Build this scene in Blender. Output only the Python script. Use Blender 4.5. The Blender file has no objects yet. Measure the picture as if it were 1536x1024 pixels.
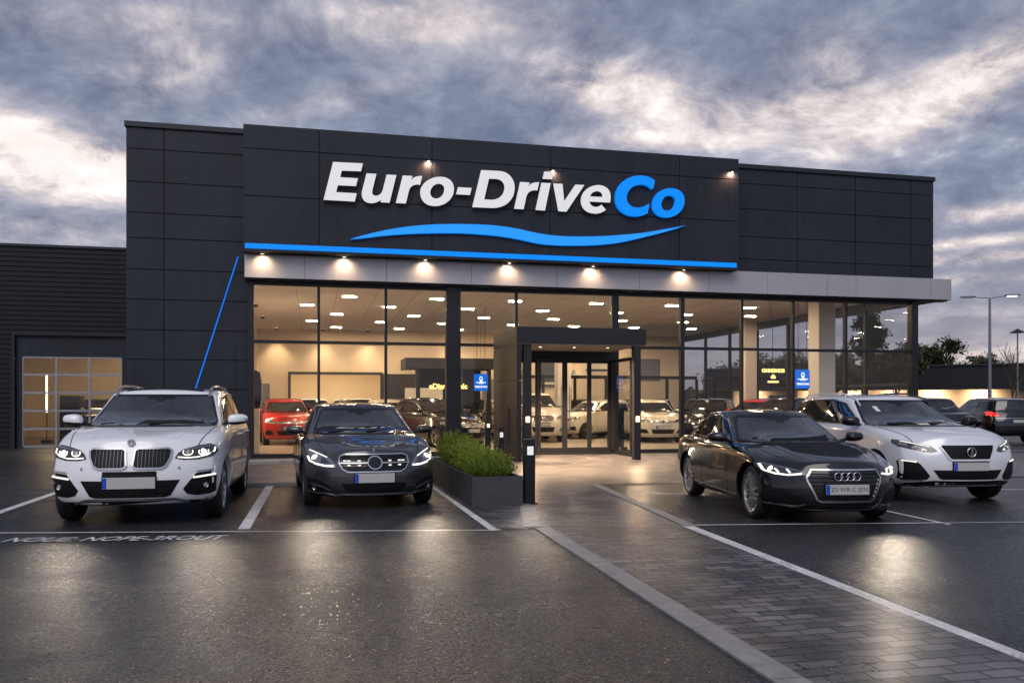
import bpy, bmesh, math, random
import numpy as np
from mathutils import Vector, Matrix
from mathutils.bvhtree import BVHTree
from mathutils.geometry import tessellate_polygon

R = math.radians
SC = bpy.context.scene
COL = SC.collection
random.seed(7)

# ------------------------------------------------------------------ camera
HEADING = R(13.1)                      # the camera looks 13.1 degrees right of the showroom's normal
cam_d = bpy.data.cameras.new("camera")
cam_d.sensor_width = 36.0
cam_d.lens = 1279.0 / 1536.0 * 36.0
cam_d.shift_y = 94.0 / 1536.0
cam_d.clip_start = 0.1
cam_d.clip_end = 3000
cam = bpy.data.objects.new("camera", cam_d)
cam.location = (0, 0, 1.4)
cam.rotation_euler = (R(90), 0, -HEADING)
COL.objects.link(cam)
SC.camera = cam

# ------------------------------------------------------------------ world: dusk sky under broken cloud
SUN_ELEV, SUN_AZ = R(44), R(205)       # soft western light behind the camera
world = bpy.data.worlds.new("World")
SC.world = world
world.use_nodes = True
wn, wl = world.node_tree.nodes, world.node_tree.links
wn.clear()
def N(nt, t, **kw):
    n = nt.nodes.new(t)
    for k, v in kw.items():
        if k.startswith('i_'):
            n.inputs[k[2:].replace('_', ' ')].default_value = v
        else:
            setattr(n, k, v)
    return n
def M(nt, op, a, b=None, c=None, clamp=False):
    n = nt.nodes.new('ShaderNodeMath'); n.operation = op; n.use_clamp = clamp
    for i, v in enumerate((a, b, c)):
        if v is None: continue
        if hasattr(v, 'links'): nt.links.new(v, n.inputs[i])
        else: n.inputs[i].default_value = v
    return n.outputs[0]
def VM(nt, op, a, b=None):
    n = nt.nodes.new('ShaderNodeVectorMath'); n.operation = op
    for i, v in enumerate((a, b)):
        if v is None: continue
        if hasattr(v, 'links'): nt.links.new(v, n.inputs[i])
        else: n.inputs[i].default_value = v
    return n.outputs[1] if op in ('DOT_PRODUCT', 'DISTANCE', 'LENGTH') else n.outputs[0]
def ramp(nt, fac, stops, interp='LINEAR'):
    n = nt.nodes.new('ShaderNodeValToRGB'); n.color_ramp.interpolation = interp
    while len(n.color_ramp.elements) < len(stops): n.color_ramp.elements.new(0.5)
    for e, (p, c) in zip(n.color_ramp.elements, stops):
        e.position = p; e.color = (c[0], c[1], c[2], 1) if not isinstance(c, (int, float)) else (c, c, c, 1)
    nt.links.new(fac, n.inputs[0])
    return n.outputs[0]
def mixc(nt, fac, a, b, mode='MIX'):
    n = nt.nodes.new('ShaderNodeMix'); n.data_type = 'RGBA'; n.blend_type = mode
    for i, v in ((0, fac), (6, a), (7, b)):
        if hasattr(v, 'links'): nt.links.new(v, n.inputs[i])
        else: n.inputs[i].default_value = v if i == 0 else (v[0], v[1], v[2], 1)
    return n.outputs[2]
def noise(nt, vec, scale, detail=4, rough=0.55, dist=0.0, out=0):
    n = nt.nodes.new('ShaderNodeTexNoise')
    n.inputs['Scale'].default_value = scale; n.inputs['Detail'].default_value = detail
    n.inputs['Roughness'].default_value = rough; n.inputs['Distortion'].default_value = dist
    if vec is not None: nt.links.new(vec, n.inputs['Vector'])
    return n.outputs[out]

def build_sky():
    nt = world.node_tree
    tc = N(nt, 'ShaderNodeTexCoord')
    d = VM(nt, 'NORMALIZE', tc.outputs['Generated'])
    sx = nt.nodes.new('ShaderNodeSeparateXYZ'); nt.links.new(d, sx.inputs[0])
    X, Y, Z = sx.outputs
    zz = M(nt, 'ADD', M(nt, 'MAXIMUM', Z, 0.0), 0.30)
    cx = nt.nodes.new('ShaderNodeCombineXYZ')
    nt.links.new(M(nt, 'DIVIDE', X, zz), cx.inputs[0]); nt.links.new(M(nt, 'DIVIDE', Y, zz), cx.inputs[1])
    p = cx.outputs[0]
    # warp the cloud sheet so its edges billow
    w1 = VM(nt, 'SUBTRACT', noise(nt, p, 2.4, 3, 0.5, out=1), (0.5, 0.5, 0.5))
    p2 = VM(nt, 'ADD', p, VM(nt, 'MULTIPLY', w1, (0.22, 0.22, 0.22)))
    big = noise(nt, p2, 1.5, 5, 0.5)
    mid = noise(nt, p2, 4.2, 9, 0.63)
    fine = noise(nt, p2, 12.0, 9, 0.70)
    # breaks in the cloud sheet, each one a place on the sky
    def lobe(azd, eld, w, h=None, amp=1.0, tilt=0.0):      # azimuth and elevation in degrees
        L = Vector((math.sin(R(azd)) * math.cos(R(eld)), math.cos(R(azd)) * math.cos(R(eld)), math.sin(R(eld))))
        h = h or w * 0.5
        e1 = Vector((L.y, -L.x, 0)).normalized(); e2 = L.cross(e1) * -1
        if e2.z < 0: e2 = -e2
        a1 = e1 * math.cos(tilt) + e2 * math.sin(tilt); a2 = e2 * math.cos(tilt) - e1 * math.sin(tilt)
        q1 = M(nt, 'DIVIDE', VM(nt, 'DOT_PRODUCT', d, tuple(a1)), w)
        df = VM(nt, 'SUBTRACT', d, tuple(L))
        q1 = M(nt, 'DIVIDE', VM(nt, 'DOT_PRODUCT', df, tuple(a1)), w)
        q2 = M(nt, 'DIVIDE', VM(nt, 'DOT_PRODUCT', df, tuple(a2)), h)
        r2 = M(nt, 'ADD', M(nt, 'MULTIPLY', q1, q1), M(nt, 'MULTIPLY', q2, q2))
        return M(nt, 'MULTIPLY', M(nt, 'EXPONENT', M(nt, 'MULTIPLY', r2, -1.0)), amp)
    lobes = [lobe(20.32, 20.07, .10, .030, .80, -.25), lobe(30.96, 18.17, .09, .024, .62, .0), lobe(39.03, 17.78, .12, .030, .70, .35),
             lobe(42.88, 18.95, .07, .025, .45, .5), lobe(-16.55, 14.88, .10, .03, .8, -.25), lobe(-12.69, 13.88, .09, .022, .85, -.1),
             lobe(-16.89, 12.63, .06, .016, .5, -.2), lobe(-8.76, 20.16, .06, .03, .45, .4), lobe(6.94, 24.12, .13, .03, .55, .05),
             lobe(-11.59, 22.25, .10, .02, .35, .2), lobe(23.81, 16.92, .12, .012, .45, -.05), lobe(33.75, 20.50, .05, .03, .45, -.3),
             lobe(42.20, 11.06, .05, .009, .7), lobe(40.82, 9.47, .10, .006, .75, .02), lobe(42.88, 8.53, .10, .006, .8), 
             lobe(40.47, 7.36, .08, .006, .5), lobe(41.86, 5.33, .12, .007, .3), lobe(-15.87, 10.12, .14, .014, .30), lobe(1.27, 19.24, .09, .012, .25, .3),
             lobe(40.82, 3.01, .16, .016, .42)]
    acc = lobes[0]
    for l in lobes[1:]: acc = M(nt, 'ADD', acc, l)
    # thin places: noise plus the breaks
    n1 = M(nt, 'ADD', M(nt, 'MULTIPLY', big, 0.42), M(nt, 'MULTIPLY', mid, 0.34))
    n1 = M(nt, 'ADD', n1, M(nt, 'MULTIPLY', fine, 0.34))          # about .54 mean
    body = ramp(nt, n1, [(0.45, 0.0), (0.655, 1.0)])
    br = M(nt, 'MULTIPLY', acc, M(nt, 'ADD', M(nt, 'MULTIPLY', M(nt, 'SUBTRACT', n1, 0.46), 7.5), 0.40))
    br = M(nt, 'MAXIMUM', br, 0.0)
    cloud = ramp(nt, body, [(0.0, (.136, .160, .235)), (0.4, (.205, .232, .315)), (0.75, (.30, .325, .41)), (1.0, (.46, .48, .545))])
    # the low sky is a paler lilac pink
    low = M(nt, 'POWER', M(nt, 'SUBTRACT', 1.0, M(nt, 'MINIMUM', M(nt, 'MULTIPLY', M(nt, 'MAXIMUM', Z, 0.0), 4.2), 1.0)), 1.6)
    cloud = mixc(nt, M(nt, 'MULTIPLY', low, 0.75), cloud, (.42, .35, .37))
    glow = ramp(nt, br, [(0.0, (0, 0, 0)), (0.25, (.15, .115, .095)), (0.6, (.46, .35, .25)), (1.0, (.75, .62, .48))])
    sky = nt.nodes.new('ShaderNodeTexSky'); sky.sky_type = 'NISHITA'; sky.sun_disc = False
    sky.sun_elevation = SUN_ELEV; sky.sun_rotation = SUN_AZ
    sky.air_density = 1.0; sky.dust_density = 2.0
    skc = mixc(nt, 1.0, sky.outputs[0], (0.012, 0.012, 0.014), 'MULTIPLY')
    tot = mixc(nt, 1.0, cloud, glow, 'ADD')
    tot = mixc(nt, 1.0, tot, skc, 'ADD')
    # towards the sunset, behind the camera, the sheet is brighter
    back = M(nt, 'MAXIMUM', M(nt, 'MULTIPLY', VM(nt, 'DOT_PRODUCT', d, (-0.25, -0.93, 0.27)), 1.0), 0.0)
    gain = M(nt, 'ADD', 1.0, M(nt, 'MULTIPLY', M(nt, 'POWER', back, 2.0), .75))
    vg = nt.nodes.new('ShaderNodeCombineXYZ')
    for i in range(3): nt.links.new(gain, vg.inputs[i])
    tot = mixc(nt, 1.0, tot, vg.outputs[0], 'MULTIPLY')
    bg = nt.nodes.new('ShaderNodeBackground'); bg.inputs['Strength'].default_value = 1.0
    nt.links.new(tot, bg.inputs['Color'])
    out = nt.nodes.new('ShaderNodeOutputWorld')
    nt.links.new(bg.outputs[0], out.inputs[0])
build_sky()

sun_d = bpy.data.lights.new("sun", 'SUN')
sun_d.energy = 1.25; sun_d.angle = R(40); sun_d.color = (1.0, 0.93, 0.88)
sun = bpy.data.objects.new("sun", sun_d)
sd = Vector((math.sin(SUN_AZ) * math.cos(SUN_ELEV), math.cos(SUN_AZ) * math.cos(SUN_ELEV), math.sin(SUN_ELEV)))
sun.rotation_euler = sd.to_track_quat('Z', 'Y').to_euler()
sun.location = sd * 50
COL.objects.link(sun)

SC.view_settings.view_transform = 'Standard'
SC.view_settings.look = 'None'
SC.view_settings.exposure = 0.0
SC.view_settings.gamma = 1.0
SC.cycles.max_bounces = 10
SC.cycles.transparent_max_bounces = 16
SC.cycles.sample_clamp_indirect = 4.0
SC.cycles.caustics_reflective = False
SC.cycles.caustics_refractive = False
SC.cycles.use_denoising = True

# ------------------------------------------------------------------ materials
MATS = {}
def new_mat(name):
    m = bpy.data.materials.new(name); m.use_nodes = True
    nt = m.node_tree; nt.nodes.clear()
    out = nt.nodes.new('ShaderNodeOutputMaterial')
    return m, nt, out
def pbr(name, col, rough=0.5, metal=0.0, coat=0.0, var=0.0, vscale=3.0, bump=0.0, bscale=40.0, emit=None, estr=0.0, spec=0.5, rvar=0.0, coat_rough=0.03, flakes=0.0):
    if name in MATS: return MATS[name]
    m, nt, out = new_mat(name)
    b = nt.nodes.new('ShaderNodeBsdfPrincipled')
    b.inputs['Base Color'].default_value = (*col, 1); b.inputs['Roughness'].default_value = rough
    b.inputs['Metallic'].default_value = metal; b.inputs['Coat Weight'].default_value = coat
    b.inputs['Coat Roughness'].default_value = coat_rough; b.inputs['Specular IOR Level'].default_value = spec
    tc = nt.nodes.new('ShaderNodeTexCoord')
    if var or rvar:
        f = noise(nt, tc.outputs['Object'], vscale, 5, 0.6)
        if var:
            lo = tuple(c * (1 - var) for c in col); hi = tuple(min(1, c * (1 + var)) for c in col)
            nt.links.new(ramp(nt, f, [(0.3, lo), (0.7, hi)]), b.inputs['Base Color'])
        if rvar:
            nt.links.new(ramp(nt, f, [(0.3, max(0.02, rough - rvar)), (0.7, min(1, rough + rvar))]), b.inputs['Roughness'])
    if bump:
        bp = nt.nodes.new('ShaderNodeBump'); bp.inputs['Strength'].default_value = bump; bp.inputs['Distance'].default_value = 0.01
        nt.links.new(noise(nt, tc.outputs['Object'], bscale, 3, 0.6), bp.inputs['Height'])
        nt.links.new(bp.outputs[0], b.inputs['Normal'])
    if emit:
        b.inputs['Emission Color'].default_value = (*emit, 1); b.inputs['Emission Strength'].default_value = estr
    nt.links.new(b.outputs[0], out.inputs[0])
    MATS[name] = m
    return m
def glass_mat(name, tint=(1, 1, 1), refl=1.0, rough=0.0):
    m, nt, out = new_mat(name)
    tr = nt.nodes.new('ShaderNodeBsdfTransparent'); tr.inputs[0].default_value = (*tint, 1)
    gl = nt.nodes.new('ShaderNodeBsdfGlossy'); gl.inputs['Roughness'].default_value = rough
    fr = nt.nodes.new('ShaderNodeFresnel'); fr.inputs[0].default_value = 1.5
    mx = nt.nodes.new('ShaderNodeMixShader')
    geo = nt.nodes.new('ShaderNodeNewGeometry')       # only the outer face of a pane reflects
    k_ = M(nt, 'MULTIPLY', fr.outputs[0], M(nt, 'SUBTRACT', 1.0, geo.outputs['Backfacing']))
    nt.links.new(M(nt, 'MULTIPLY', k_, refl, clamp=True), mx.inputs[0])
    nt.links.new(tr.outputs[0], mx.inputs[1]); nt.links.new(gl.outputs[0], mx.inputs[2])
    nt.links.new(mx.outputs[0], out.inputs[0])
    MATS[name] = m
    return m
def emis(name, col, strength):
    m, nt, out = new_mat(name)
    e = nt.nodes.new('ShaderNodeEmission'); e.inputs[0].default_value = (*col, 1); e.inputs[1].default_value = strength
    nt.links.new(e.outputs[0], out.inputs[0]); MATS[name] = m
    return m

def asphalt():
    m, nt, out = new_mat('wet_asphalt')
    b = nt.nodes.new('ShaderNodeBsdfPrincipled'); tc = nt.nodes.new('ShaderNodeTexCoord'); o = tc.outputs['Object']
    grit = noise(nt, o, 55, 4, 0.85); lump = noise(nt, o, 17, 4, 0.7)
    stone = nt.nodes.new('ShaderNodeTexVoronoi'); stone.inputs['Scale'].default_value = 62
    nt.links.new(o, stone.inputs['Vector'])
    patch = noise(nt, o, 0.30, 4, 0.55); mid = noise(nt, o, 1.6, 4, 0.6)
    f = M(nt, 'ADD', M(nt, 'MULTIPLY', grit, 0.72), M(nt, 'MULTIPLY', lump, 0.28))
    col = ramp(nt, f, [(0.40, (.003, .0032, .004)), (0.52, (.0185, .0198, .0235)), (0.62, (.080, .083, .090))])
    sc = nt.nodes.new('ShaderNodeSeparateColor'); nt.links.new(stone.outputs['Color'], sc.inputs[0])
    chips = ramp(nt, sc.outputs[0], [(0.74, 0.0), (0.95, 0.8)])
    col = mixc(nt, chips, col, (.130, .133, .140))
    wet = ramp(nt, M(nt, 'ADD', M(nt, 'MULTIPLY', patch, 0.6), M(nt, 'MULTIPLY', mid, 0.4)), [(0.38, 0.0), (0.62, 1.0)])
    col = mixc(nt, M(nt, 'MULTIPLY', wet, 0.45), col, (.006, .0064, .008))
    tone = ramp(nt, mid, [(0.3, (.82, .82, .84)), (0.7, (1.15, 1.14, 1.12))])
    col = mixc(nt, 1.0, col, tone, 'MULTIPLY')
    nt.links.new(col, b.inputs['Base Color'])
    # the stone tops have dried, the binder between them is still wet and glossy
    dry = M(nt, 'MAXIMUM', ramp(nt, f, [(0.46, 0.0), (0.58, 1.0)]), ramp(nt, wet, [(0.0, .55), (0.45, 0.0)]))
    r0 = M(nt, 'SUBTRACT', 0.26, M(nt, 'MULTIPLY', wet, 0.08))
    nt.links.new(M(nt, 'ADD', r0, M(nt, 'MULTIPLY', dry, 0.32)), b.inputs['Roughness'])
    nt.links.new(M(nt, 'SUBTRACT', 0.56, M(nt, 'MULTIPLY', dry, 0.52)), b.inputs['Specular IOR Level'])
    h = M(nt, 'ADD', M(nt, 'MULTIPLY', stone.outputs['Distance'], 0.5), grit)
    bp = nt.nodes.new('ShaderNodeBump'); bp.inputs['Distance'].default_value = 0.005; bp.inputs['Strength'].default_value = 0.8
    nt.links.new(h, bp.inputs['Height']); nt.links.new(bp.outputs[0], b.inputs['Normal'])
    nt.links.new(b.outputs[0], out.inputs[0]); MATS['wet_asphalt'] = m
    return m
def pavers():
    m, nt, out = new_mat('wet_block_paving')
    b = nt.nodes.new('ShaderNodeBsdfPrincipled'); tc = nt.nodes.new('ShaderNodeTexCoord'); o = tc.outputs['Object']
    damp = noise(nt, VM(nt, 'MULTIPLY', o, (1.6, .5, 1)), 1.3, 5, .65)
    wob = VM(nt, 'MULTIPLY', VM(nt, 'SUBTRACT', noise(nt, o, 3.0, 2, 0.5, out=1), (.5, .5, .5)), (.085, .06, 0))
    br = nt.nodes.new('ShaderNodeTexBrick'); nt.links.new(VM(nt, 'ADD', o, wob), br.inputs['Vector'])
    br.inputs['Scale'].default_value = 1.0; br.inputs['Brick Width'].default_value = 0.24; br.inputs['Row Height'].default_value = 0.118
    br.inputs['Mortar Size'].default_value = 0.010; br.inputs['Mortar Smooth'].default_value = 0.4; br.inputs['Bias'].default_value = -0.1
    br.inputs['Color1'].default_value = (.058, .058, .065, 1); br.inputs['Color2'].default_value = (.215, .207, .210, 1)
    br.inputs['Mortar'].default_value = (.006, .006, .006, 1)
    g = noise(nt, o, 26, 5, 0.7); big = noise(nt, o, 0.9, 4, 0.6)
    col = mixc(nt, 1.0, br.outputs[0], ramp(nt, g, [(0.3, (.62, .62, .64)), (0.7, (1.3, 1.28, 1.25))]), 'MULTIPLY')
    col = mixc(nt, 1.0, col, ramp(nt, big, [(0.35, (.78, .78, .81)), (0.65, (1.15, 1.12, 1.08))]), 'MULTIPLY')
    col = mixc(nt, 1.0, col, ramp(nt, damp, [(0.40, (.55, .55, .58)), (0.52, (1.05, 1.04, 1.03))]), 'MULTIPLY')
    moss = ramp(nt, noise(nt, o, 5.0, 5, .7), [(.60, 0.0), (.68, .5)])
    col = mixc(nt, M(nt, 'MULTIPLY', moss, br.outputs['Fac']), col, (.03, .04, .012))
    nt.links.new(col, b.inputs['Base Color'])
    nt.links.new(ramp(nt, M(nt, 'ADD', M(nt, 'MULTIPLY', big, 0.6), M(nt, 'MULTIPLY', g, 0.4)), [(0.34, 0.26), (0.66, 0.48)]), b.inputs['Roughness'])
    per = nt.nodes.new('ShaderNodeSeparateColor'); nt.links.new(br.outputs[0], per.inputs[0])
    h = M(nt, 'ADD', M(nt, 'MULTIPLY', br.outputs['Fac'], -1.0), M(nt, 'ADD', M(nt, 'MULTIPLY', g, 0.25), M(nt, 'MULTIPLY', per.outputs[0], 3.0)))
    bp = nt.nodes.new('ShaderNodeBump'); bp.inputs['Distance'].default_value = 0.006; bp.inputs['Strength'].default_value = 0.75
    nt.links.new(h, bp.inputs['Height']); nt.links.new(bp.outputs[0], b.inputs['Normal'])
    nt.links.new(b.outputs[0], out.inputs[0]); MATS['wet_block_paving'] = m
    return m
def paint_mat():
    m, nt, out = new_mat('worn_white_paint')
    b = nt.nodes.new('ShaderNodeBsdfPrincipled'); tc = nt.nodes.new('ShaderNodeTexCoord'); o = tc.outputs['Object']
    g = noise(nt, o, 38, 5, 0.75); w = noise(nt, o, 3.5, 4, 0.6)
    f = M(nt, 'ADD', M(nt, 'MULTIPLY', g, 0.6), M(nt, 'MULTIPLY', w, 0.4))
    nt.links.new(ramp(nt, f, [(0.36, (.10, .10, .10)), (0.44, (.55, .54, .52)), (0.6, (.82, .80, .78))]), b.inputs['Base Color'])
    b.inputs['Roughness'].default_value = 0.5
    bp = nt.nodes.new('ShaderNodeBump'); bp.inputs['Distance'].default_value = 0.003; bp.inputs['Strength'].default_value = 0.5
    nt.links.new(g, bp.inputs['Height']); nt.links.new(bp.outputs[0], b.inputs['Normal'])
    nt.links.new(b.outputs[0], out.inputs[0]); MATS['worn_white_paint'] = m
    return m
asphalt(); pavers(); paint_mat()
CLAD = pbr('anthracite_cladding', (.0195, .0232, .0330), 0.50, var=.10, vscale=0.6, rvar=.06, spec=.30)
def streaks(m, amt):
    nt = m.node_tree; b = [n for n in nt.nodes if n.type == 'BSDF_PRINCIPLED'][0]
    tc = nt.nodes.new('ShaderNodeTexCoord'); s_ = VM(nt, 'MULTIPLY', tc.outputs['Object'], (5.0, 5.0, .25))
    k = noise(nt, s_, 1.0, 4, .6); big = noise(nt, tc.outputs['Object'], .45, 3, .5)
    f = ramp(nt, M(nt, 'ADD', M(nt, 'MULTIPLY', k, .6), M(nt, 'MULTIPLY', big, .4)), [(.35, 1 - amt), (.65, 1 + amt)])
    old = b.inputs['Base Color'].links[0].from_socket
    nt.links.new(mixc(nt, 1.0, old, f, 'MULTIPLY'), b.inputs['Base Color'])
    nt.links.new(ramp(nt, k, [(.3, .38), (.7, .62)]), b.inputs['Roughness'])
streaks(CLAD, .28)
CLADD = pbr('dark_joint', (.006, .006, .008), 0.8)
COPE = pbr('coping_metal', (.022, .025, .033), 0.4, metal=.3)
CORR = pbr('black_corrugated_steel', (.0085, .0095, .013), 0.45, var=.15, vscale=1.2, spec=.3)
SILV = pbr('silver_composite', (.43, .42, .44), 0.38, metal=.35, var=.06, vscale=.8)
FRAME = pbr('window_frame', (.013, .0145, .019), 0.42, spec=.35)
BLUE = pbr('sign_blue', (.0, .22, .85), 0.4, emit=(.0, .29, 1.0), estr=.52, spec=.25)
BLUEL = pbr('sign_light_blue', (.03, .30, .90), 0.4, emit=(.01, .32, 1.0), estr=.55, spec=.25)
WLET = pbr('sign_white', (.78, .78, .77), 0.4, emit=(1, .98, .96), estr=.34)
LSIDE = pbr('letter_return', (.08, .08, .09), 0.5)
BLINE = emis('blue_light_line', (.01, .22, 1.0), 1.0)
WALLW = pbr('warm_plaster', (.70, .58, .43), 0.75, var=.05, vscale=.5)
CEIL = pbr('ceiling_tile', (.72, .66, .58), 0.85)
COLW = pbr('column_white', (.72, .66, .58), 0.6)
FLOOR = pbr('showroom_tile', (.55, .47, .38), 0.2, var=.08, vscale=.8)
DARKP = pbr('dark_panel', (.03, .027, .025), 0.3)
PLATED = pbr('planter_fibre_cement', (.055, .057, .064), 0.6, spec=.3, var=.18, vscale=2.5, bump=.12, bscale=60)
CONC = pbr('kerb_stone', (.26, .245, .235), 0.5, var=.25, vscale=6, bump=.3, bscale=70)
SOIL = pbr('soil', (.02, .015, .01), 0.9)
BOLL = pbr('bollard_metal', (.009, .0105, .014), 0.4, spec=.35)
PLIGHT = emis('panel_light', (1.0, .755, .49), 235.0)
DLIGHT = emis('downlight', (1.0, .86, .66), 12.0)
BLIGHT = emis('bollard_light', (.95, .97, 1.0), 0.85)
WLIGHT = emis('wall_lamp_light', (1.0, .66, .36), 3.5)
GLASS = glass_mat('showroom_glass', (.93, .93, .92), 1.0)
GLASS2 = glass_mat('side_glass', (.90, .91, .93), .8)

# ------------------------------------------------------------------ mesh helpers
def tag(o, label=None, cat=None, group=None, kind=None):
    if label: o['label'] = label
    if cat: o['category'] = cat
    if group: o['group'] = group
    if kind: o['kind'] = kind
    return o
def thing(name, label, cat, loc=(0, 0, 0), rz=0.0, group=None):
    o = bpy.data.objects.new(name, None); COL.objects.link(o)
    o.empty_display_size = 0.2
    o.location = loc; o.rotation_euler = (0, 0, rz)
    return tag(o, label, cat, group)
def copy_tree(o, parent=None):
    c = o.copy(); COL.objects.link(c)
    if parent is not None: c.parent = parent
    for ch in list(o.children): copy_tree(ch, c)
    return c
class MB:
    def __init__(s): s.v = []; s.f = []; s.m = []; s.mi = 0
    def mat(s, i): s.mi = i; return s
    def face(s, idx): s.f.append(tuple(idx)); s.m.append(s.mi)
    def quad(s, a, b, c, d):
        n = len(s.v); s.v += [a, b, c, d]; s.face((n, n + 1, n + 2, n + 3)); return s
    def box(s, x0, x1, y0, y1, z0, z1):
        n = len(s.v)
        s.v += [(x, y, z) for z in (z0, z1) for y in (y0, y1) for x in (x0, x1)]
        for q in ((0, 2, 3, 1), (4, 5, 7, 6), (0, 1, 5, 4), (2, 6, 7, 3), (0, 4, 6, 2), (1, 3, 7, 5)): s.face([n + i for i in q])
        return s
    def prism(s, pts, y0, y1, side_mat=None):        # outline in (x, z), extruded along y
        n = len(s.v); k = len(pts)
        s.v += [(x, y0, z) for x, z in pts] + [(x, y1, z) for x, z in pts]
        tris = tessellate_polygon([[Vector((x, z, 0)) for x, z in pts]])
        for t in tris: s.face([n + i for i in t]); s.face([n + k + i for i in reversed(t)])
        mi = s.mi
        if side_mat is not None: s.mi = side_mat
        for i in range(k): j = (i + 1) % k; s.face((n + i, n + j, n + k + j, n + k + i))
        s.mi = mi
        return s
    def tube(s, path, r, seg=8, cap=True):
        pts = [Vector(p) for p in path]; n0 = len(s.v)
        rs = r if isinstance(r, (list, tuple)) else [r] * len(pts)
        for i, p in enumerate(pts):
            t = (pts[min(i + 1, len(pts) - 1)] - pts[max(i - 1, 0)]).normalized()
            up = Vector((0, 0, 1)) if abs(t.z) < .9 else Vector((1, 0, 0))
            a = t.cross(up).normalized(); b = t.cross(a)
            for k in range(seg):
                w = 2 * math.pi * k / seg
                s.v.append(tuple(p + (a * math.cos(w) + b * math.sin(w)) * rs[i]))
        for i in range(len(pts) - 1):
            for k in range(seg):
                l = (k + 1) % seg
                s.face((n0 + i * seg + k, n0 + i * seg + l, n0 + (i + 1) * seg + l, n0 + (i + 1) * seg + k))
        if cap:
            s.face([n0 + k for k in range(seg)][::-1]); s.face([n0 + (len(pts) - 1) * seg + k for k in range(seg)])
        return s
    def lathe(s, prof, seg=32, axis='y', c=(0, 0, 0), cap=False):   # prof: (radius, along)
        n0 = len(s.v)
        for r, h in prof:
            for k in range(seg):
                w = 2 * math.pi * k / seg; a, b = r * math.cos(w), r * math.sin(w)
                p = {'y': (a, h, b), 'z': (a, b, h), 'x': (h, a, b)}[axis]
                s.v.append((p[0] + c[0], p[1] + c[1], p[2] + c[2]))
        for i in range(len(prof) - 1):
            for k in range(seg):
                l = (k + 1) % seg
                s.face((n0 + i * seg + k, n0 + i * seg + l, n0 + (i + 1) * seg + l, n0 + (i + 1) * seg + k))
        if cap:
            s.face([n0 + k for k in range(seg)][::-1]); s.face([n0 + (len(prof) - 1) * seg + k for k in range(seg)])
        return s
    def mesh(s, name, mats, smooth=None):
        me = bpy.data.meshes.new(name); me.from_pydata([tuple(v) for v in s.v], [], s.f)
        for m in (mats if isinstance(mats, (list, tuple)) else [mats]): me.materials.append(m)
        me.polygons.foreach_set('material_index', s.m)
        bm = bmesh.new(); bm.from_mesh(me); bmesh.ops.recalc_face_normals(bm, faces=bm.faces); bm.to_mesh(me); bm.free()
        if smooth is not None:
            me.polygons.foreach_set('use_smooth', [True] * len(me.polygons)); me.set_sharp_from_angle(angle=R(smooth))
        me.update()
        return me
    def build(s, name, mats, parent=None, smooth=None, bevel=0.0, label=None, loc=None):
        o = bpy.data.objects.new(name, s.mesh(name, mats, smooth)); COL.objects.link(o)
        if parent is not None: o.parent = parent
        if loc: o.location = loc
        if bevel:
            b = o.modifiers.new('bevel', 'BEVEL'); b.width = bevel; b.segments = 2; b.limit_method = 'ANGLE'
        if label: o['label'] = label
        return o
def sheet(name, pts, z, m, kind='structure'):
    me = bpy.data.meshes.new(name); me.from_pydata([(x, y, z) for x, y in pts], [], [tuple(range(len(pts)))])
    me.materials.append(m); o = bpy.data.objects.new(name, me); COL.objects.link(o)
    if me.polygons[0].normal.z < 0: me.flip_normals()
    o['kind'] = kind
    return o

# ------------------------------------------------------------------ ground
sheet('ground', [(-600, -300), (800, -300), (800, 1200), (-600, 1200)], 0.0, MATS['wet_asphalt'])
PV = MATS['wet_block_paving']
# apron before the showroom, joined to the path that runs to the street
sheet('forecourt_paving', [(-1.8, 15.25), (2.0, 15.25), (2.0, 9.30), (2.5, 9.27), (2.32, 3.9), (2.25, 1.0), (3.45, 1.0), (3.72, 3.4), (4.10, 9.05), (4.66, 14.05), (19.5, 13.55), (19.5, 22.78), (-1.8, 22.78)], 0.012, PV)
def ribbon(name, pts, w, z, h, m, side=0.5, joints=0.9):
    mb = MB()
    for (x0, y0), (x1, y1) in zip(pts[:-1], pts[1:]):
        L = math.hypot(x1 - x0, y1 - y0); n = max(1, round(L / joints)); dx, dy = (x1 - x0) / L, (y1 - y0) / L; nx, ny = -dy, dx
        for i in range(n):
            a, b = L * i / n + .004, L * (i + 1) / n - .004; dz = random.uniform(-.001, .001)
            j = len(mb.v)
            for t, s_, zz in ((a, -side, z), (b, -side, z), (b, 1 - side, z), (a, 1 - side, z), (a, -side, z + h + dz), (b, -side, z + h + dz), (b, 1 - side, z + h + dz), (a, 1 - side, z + h + dz)):
                mb.v.append((x0 + dx * t + nx * w * s_, y0 + dy * t + ny * w * s_, zz))
            for q in ((4, 5, 6, 7), (0, 1, 5, 4), (1, 2, 6, 5), (2, 3, 7, 6), (3, 0, 4, 7)): mb.face([j + k for k in q])
    o = mb.build(name, m); o['kind'] = 'structure'
    return o
ribbon('path_kerb', [(2.42, 9.30), (2.25, 3.9), (2.16, 1.0)], .18, 0.0, .014, CONC, side=0.0)
ribbon('forecourt_kerb', [(2.02, 15.25), (-1.8, 15.25)], .16, 0.0, .055, CONC)
ribbon('planter_kerb', [(2.41, 9.32), (2.82, 11.2), (2.85, 12.6)], .20, 0.013, .006, CONC)
ribbon('right_kerb', [(4.11, 9.05), (4.66, 14.0)], .15, 0.0, .020, CONC, side=1.0)
ribbon('threshold_step', [(-1.56, 20.9), (3.3, 20.9)], .5, 0.013, .07, CONC)
WP = MATS['worn_white_paint']
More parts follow.
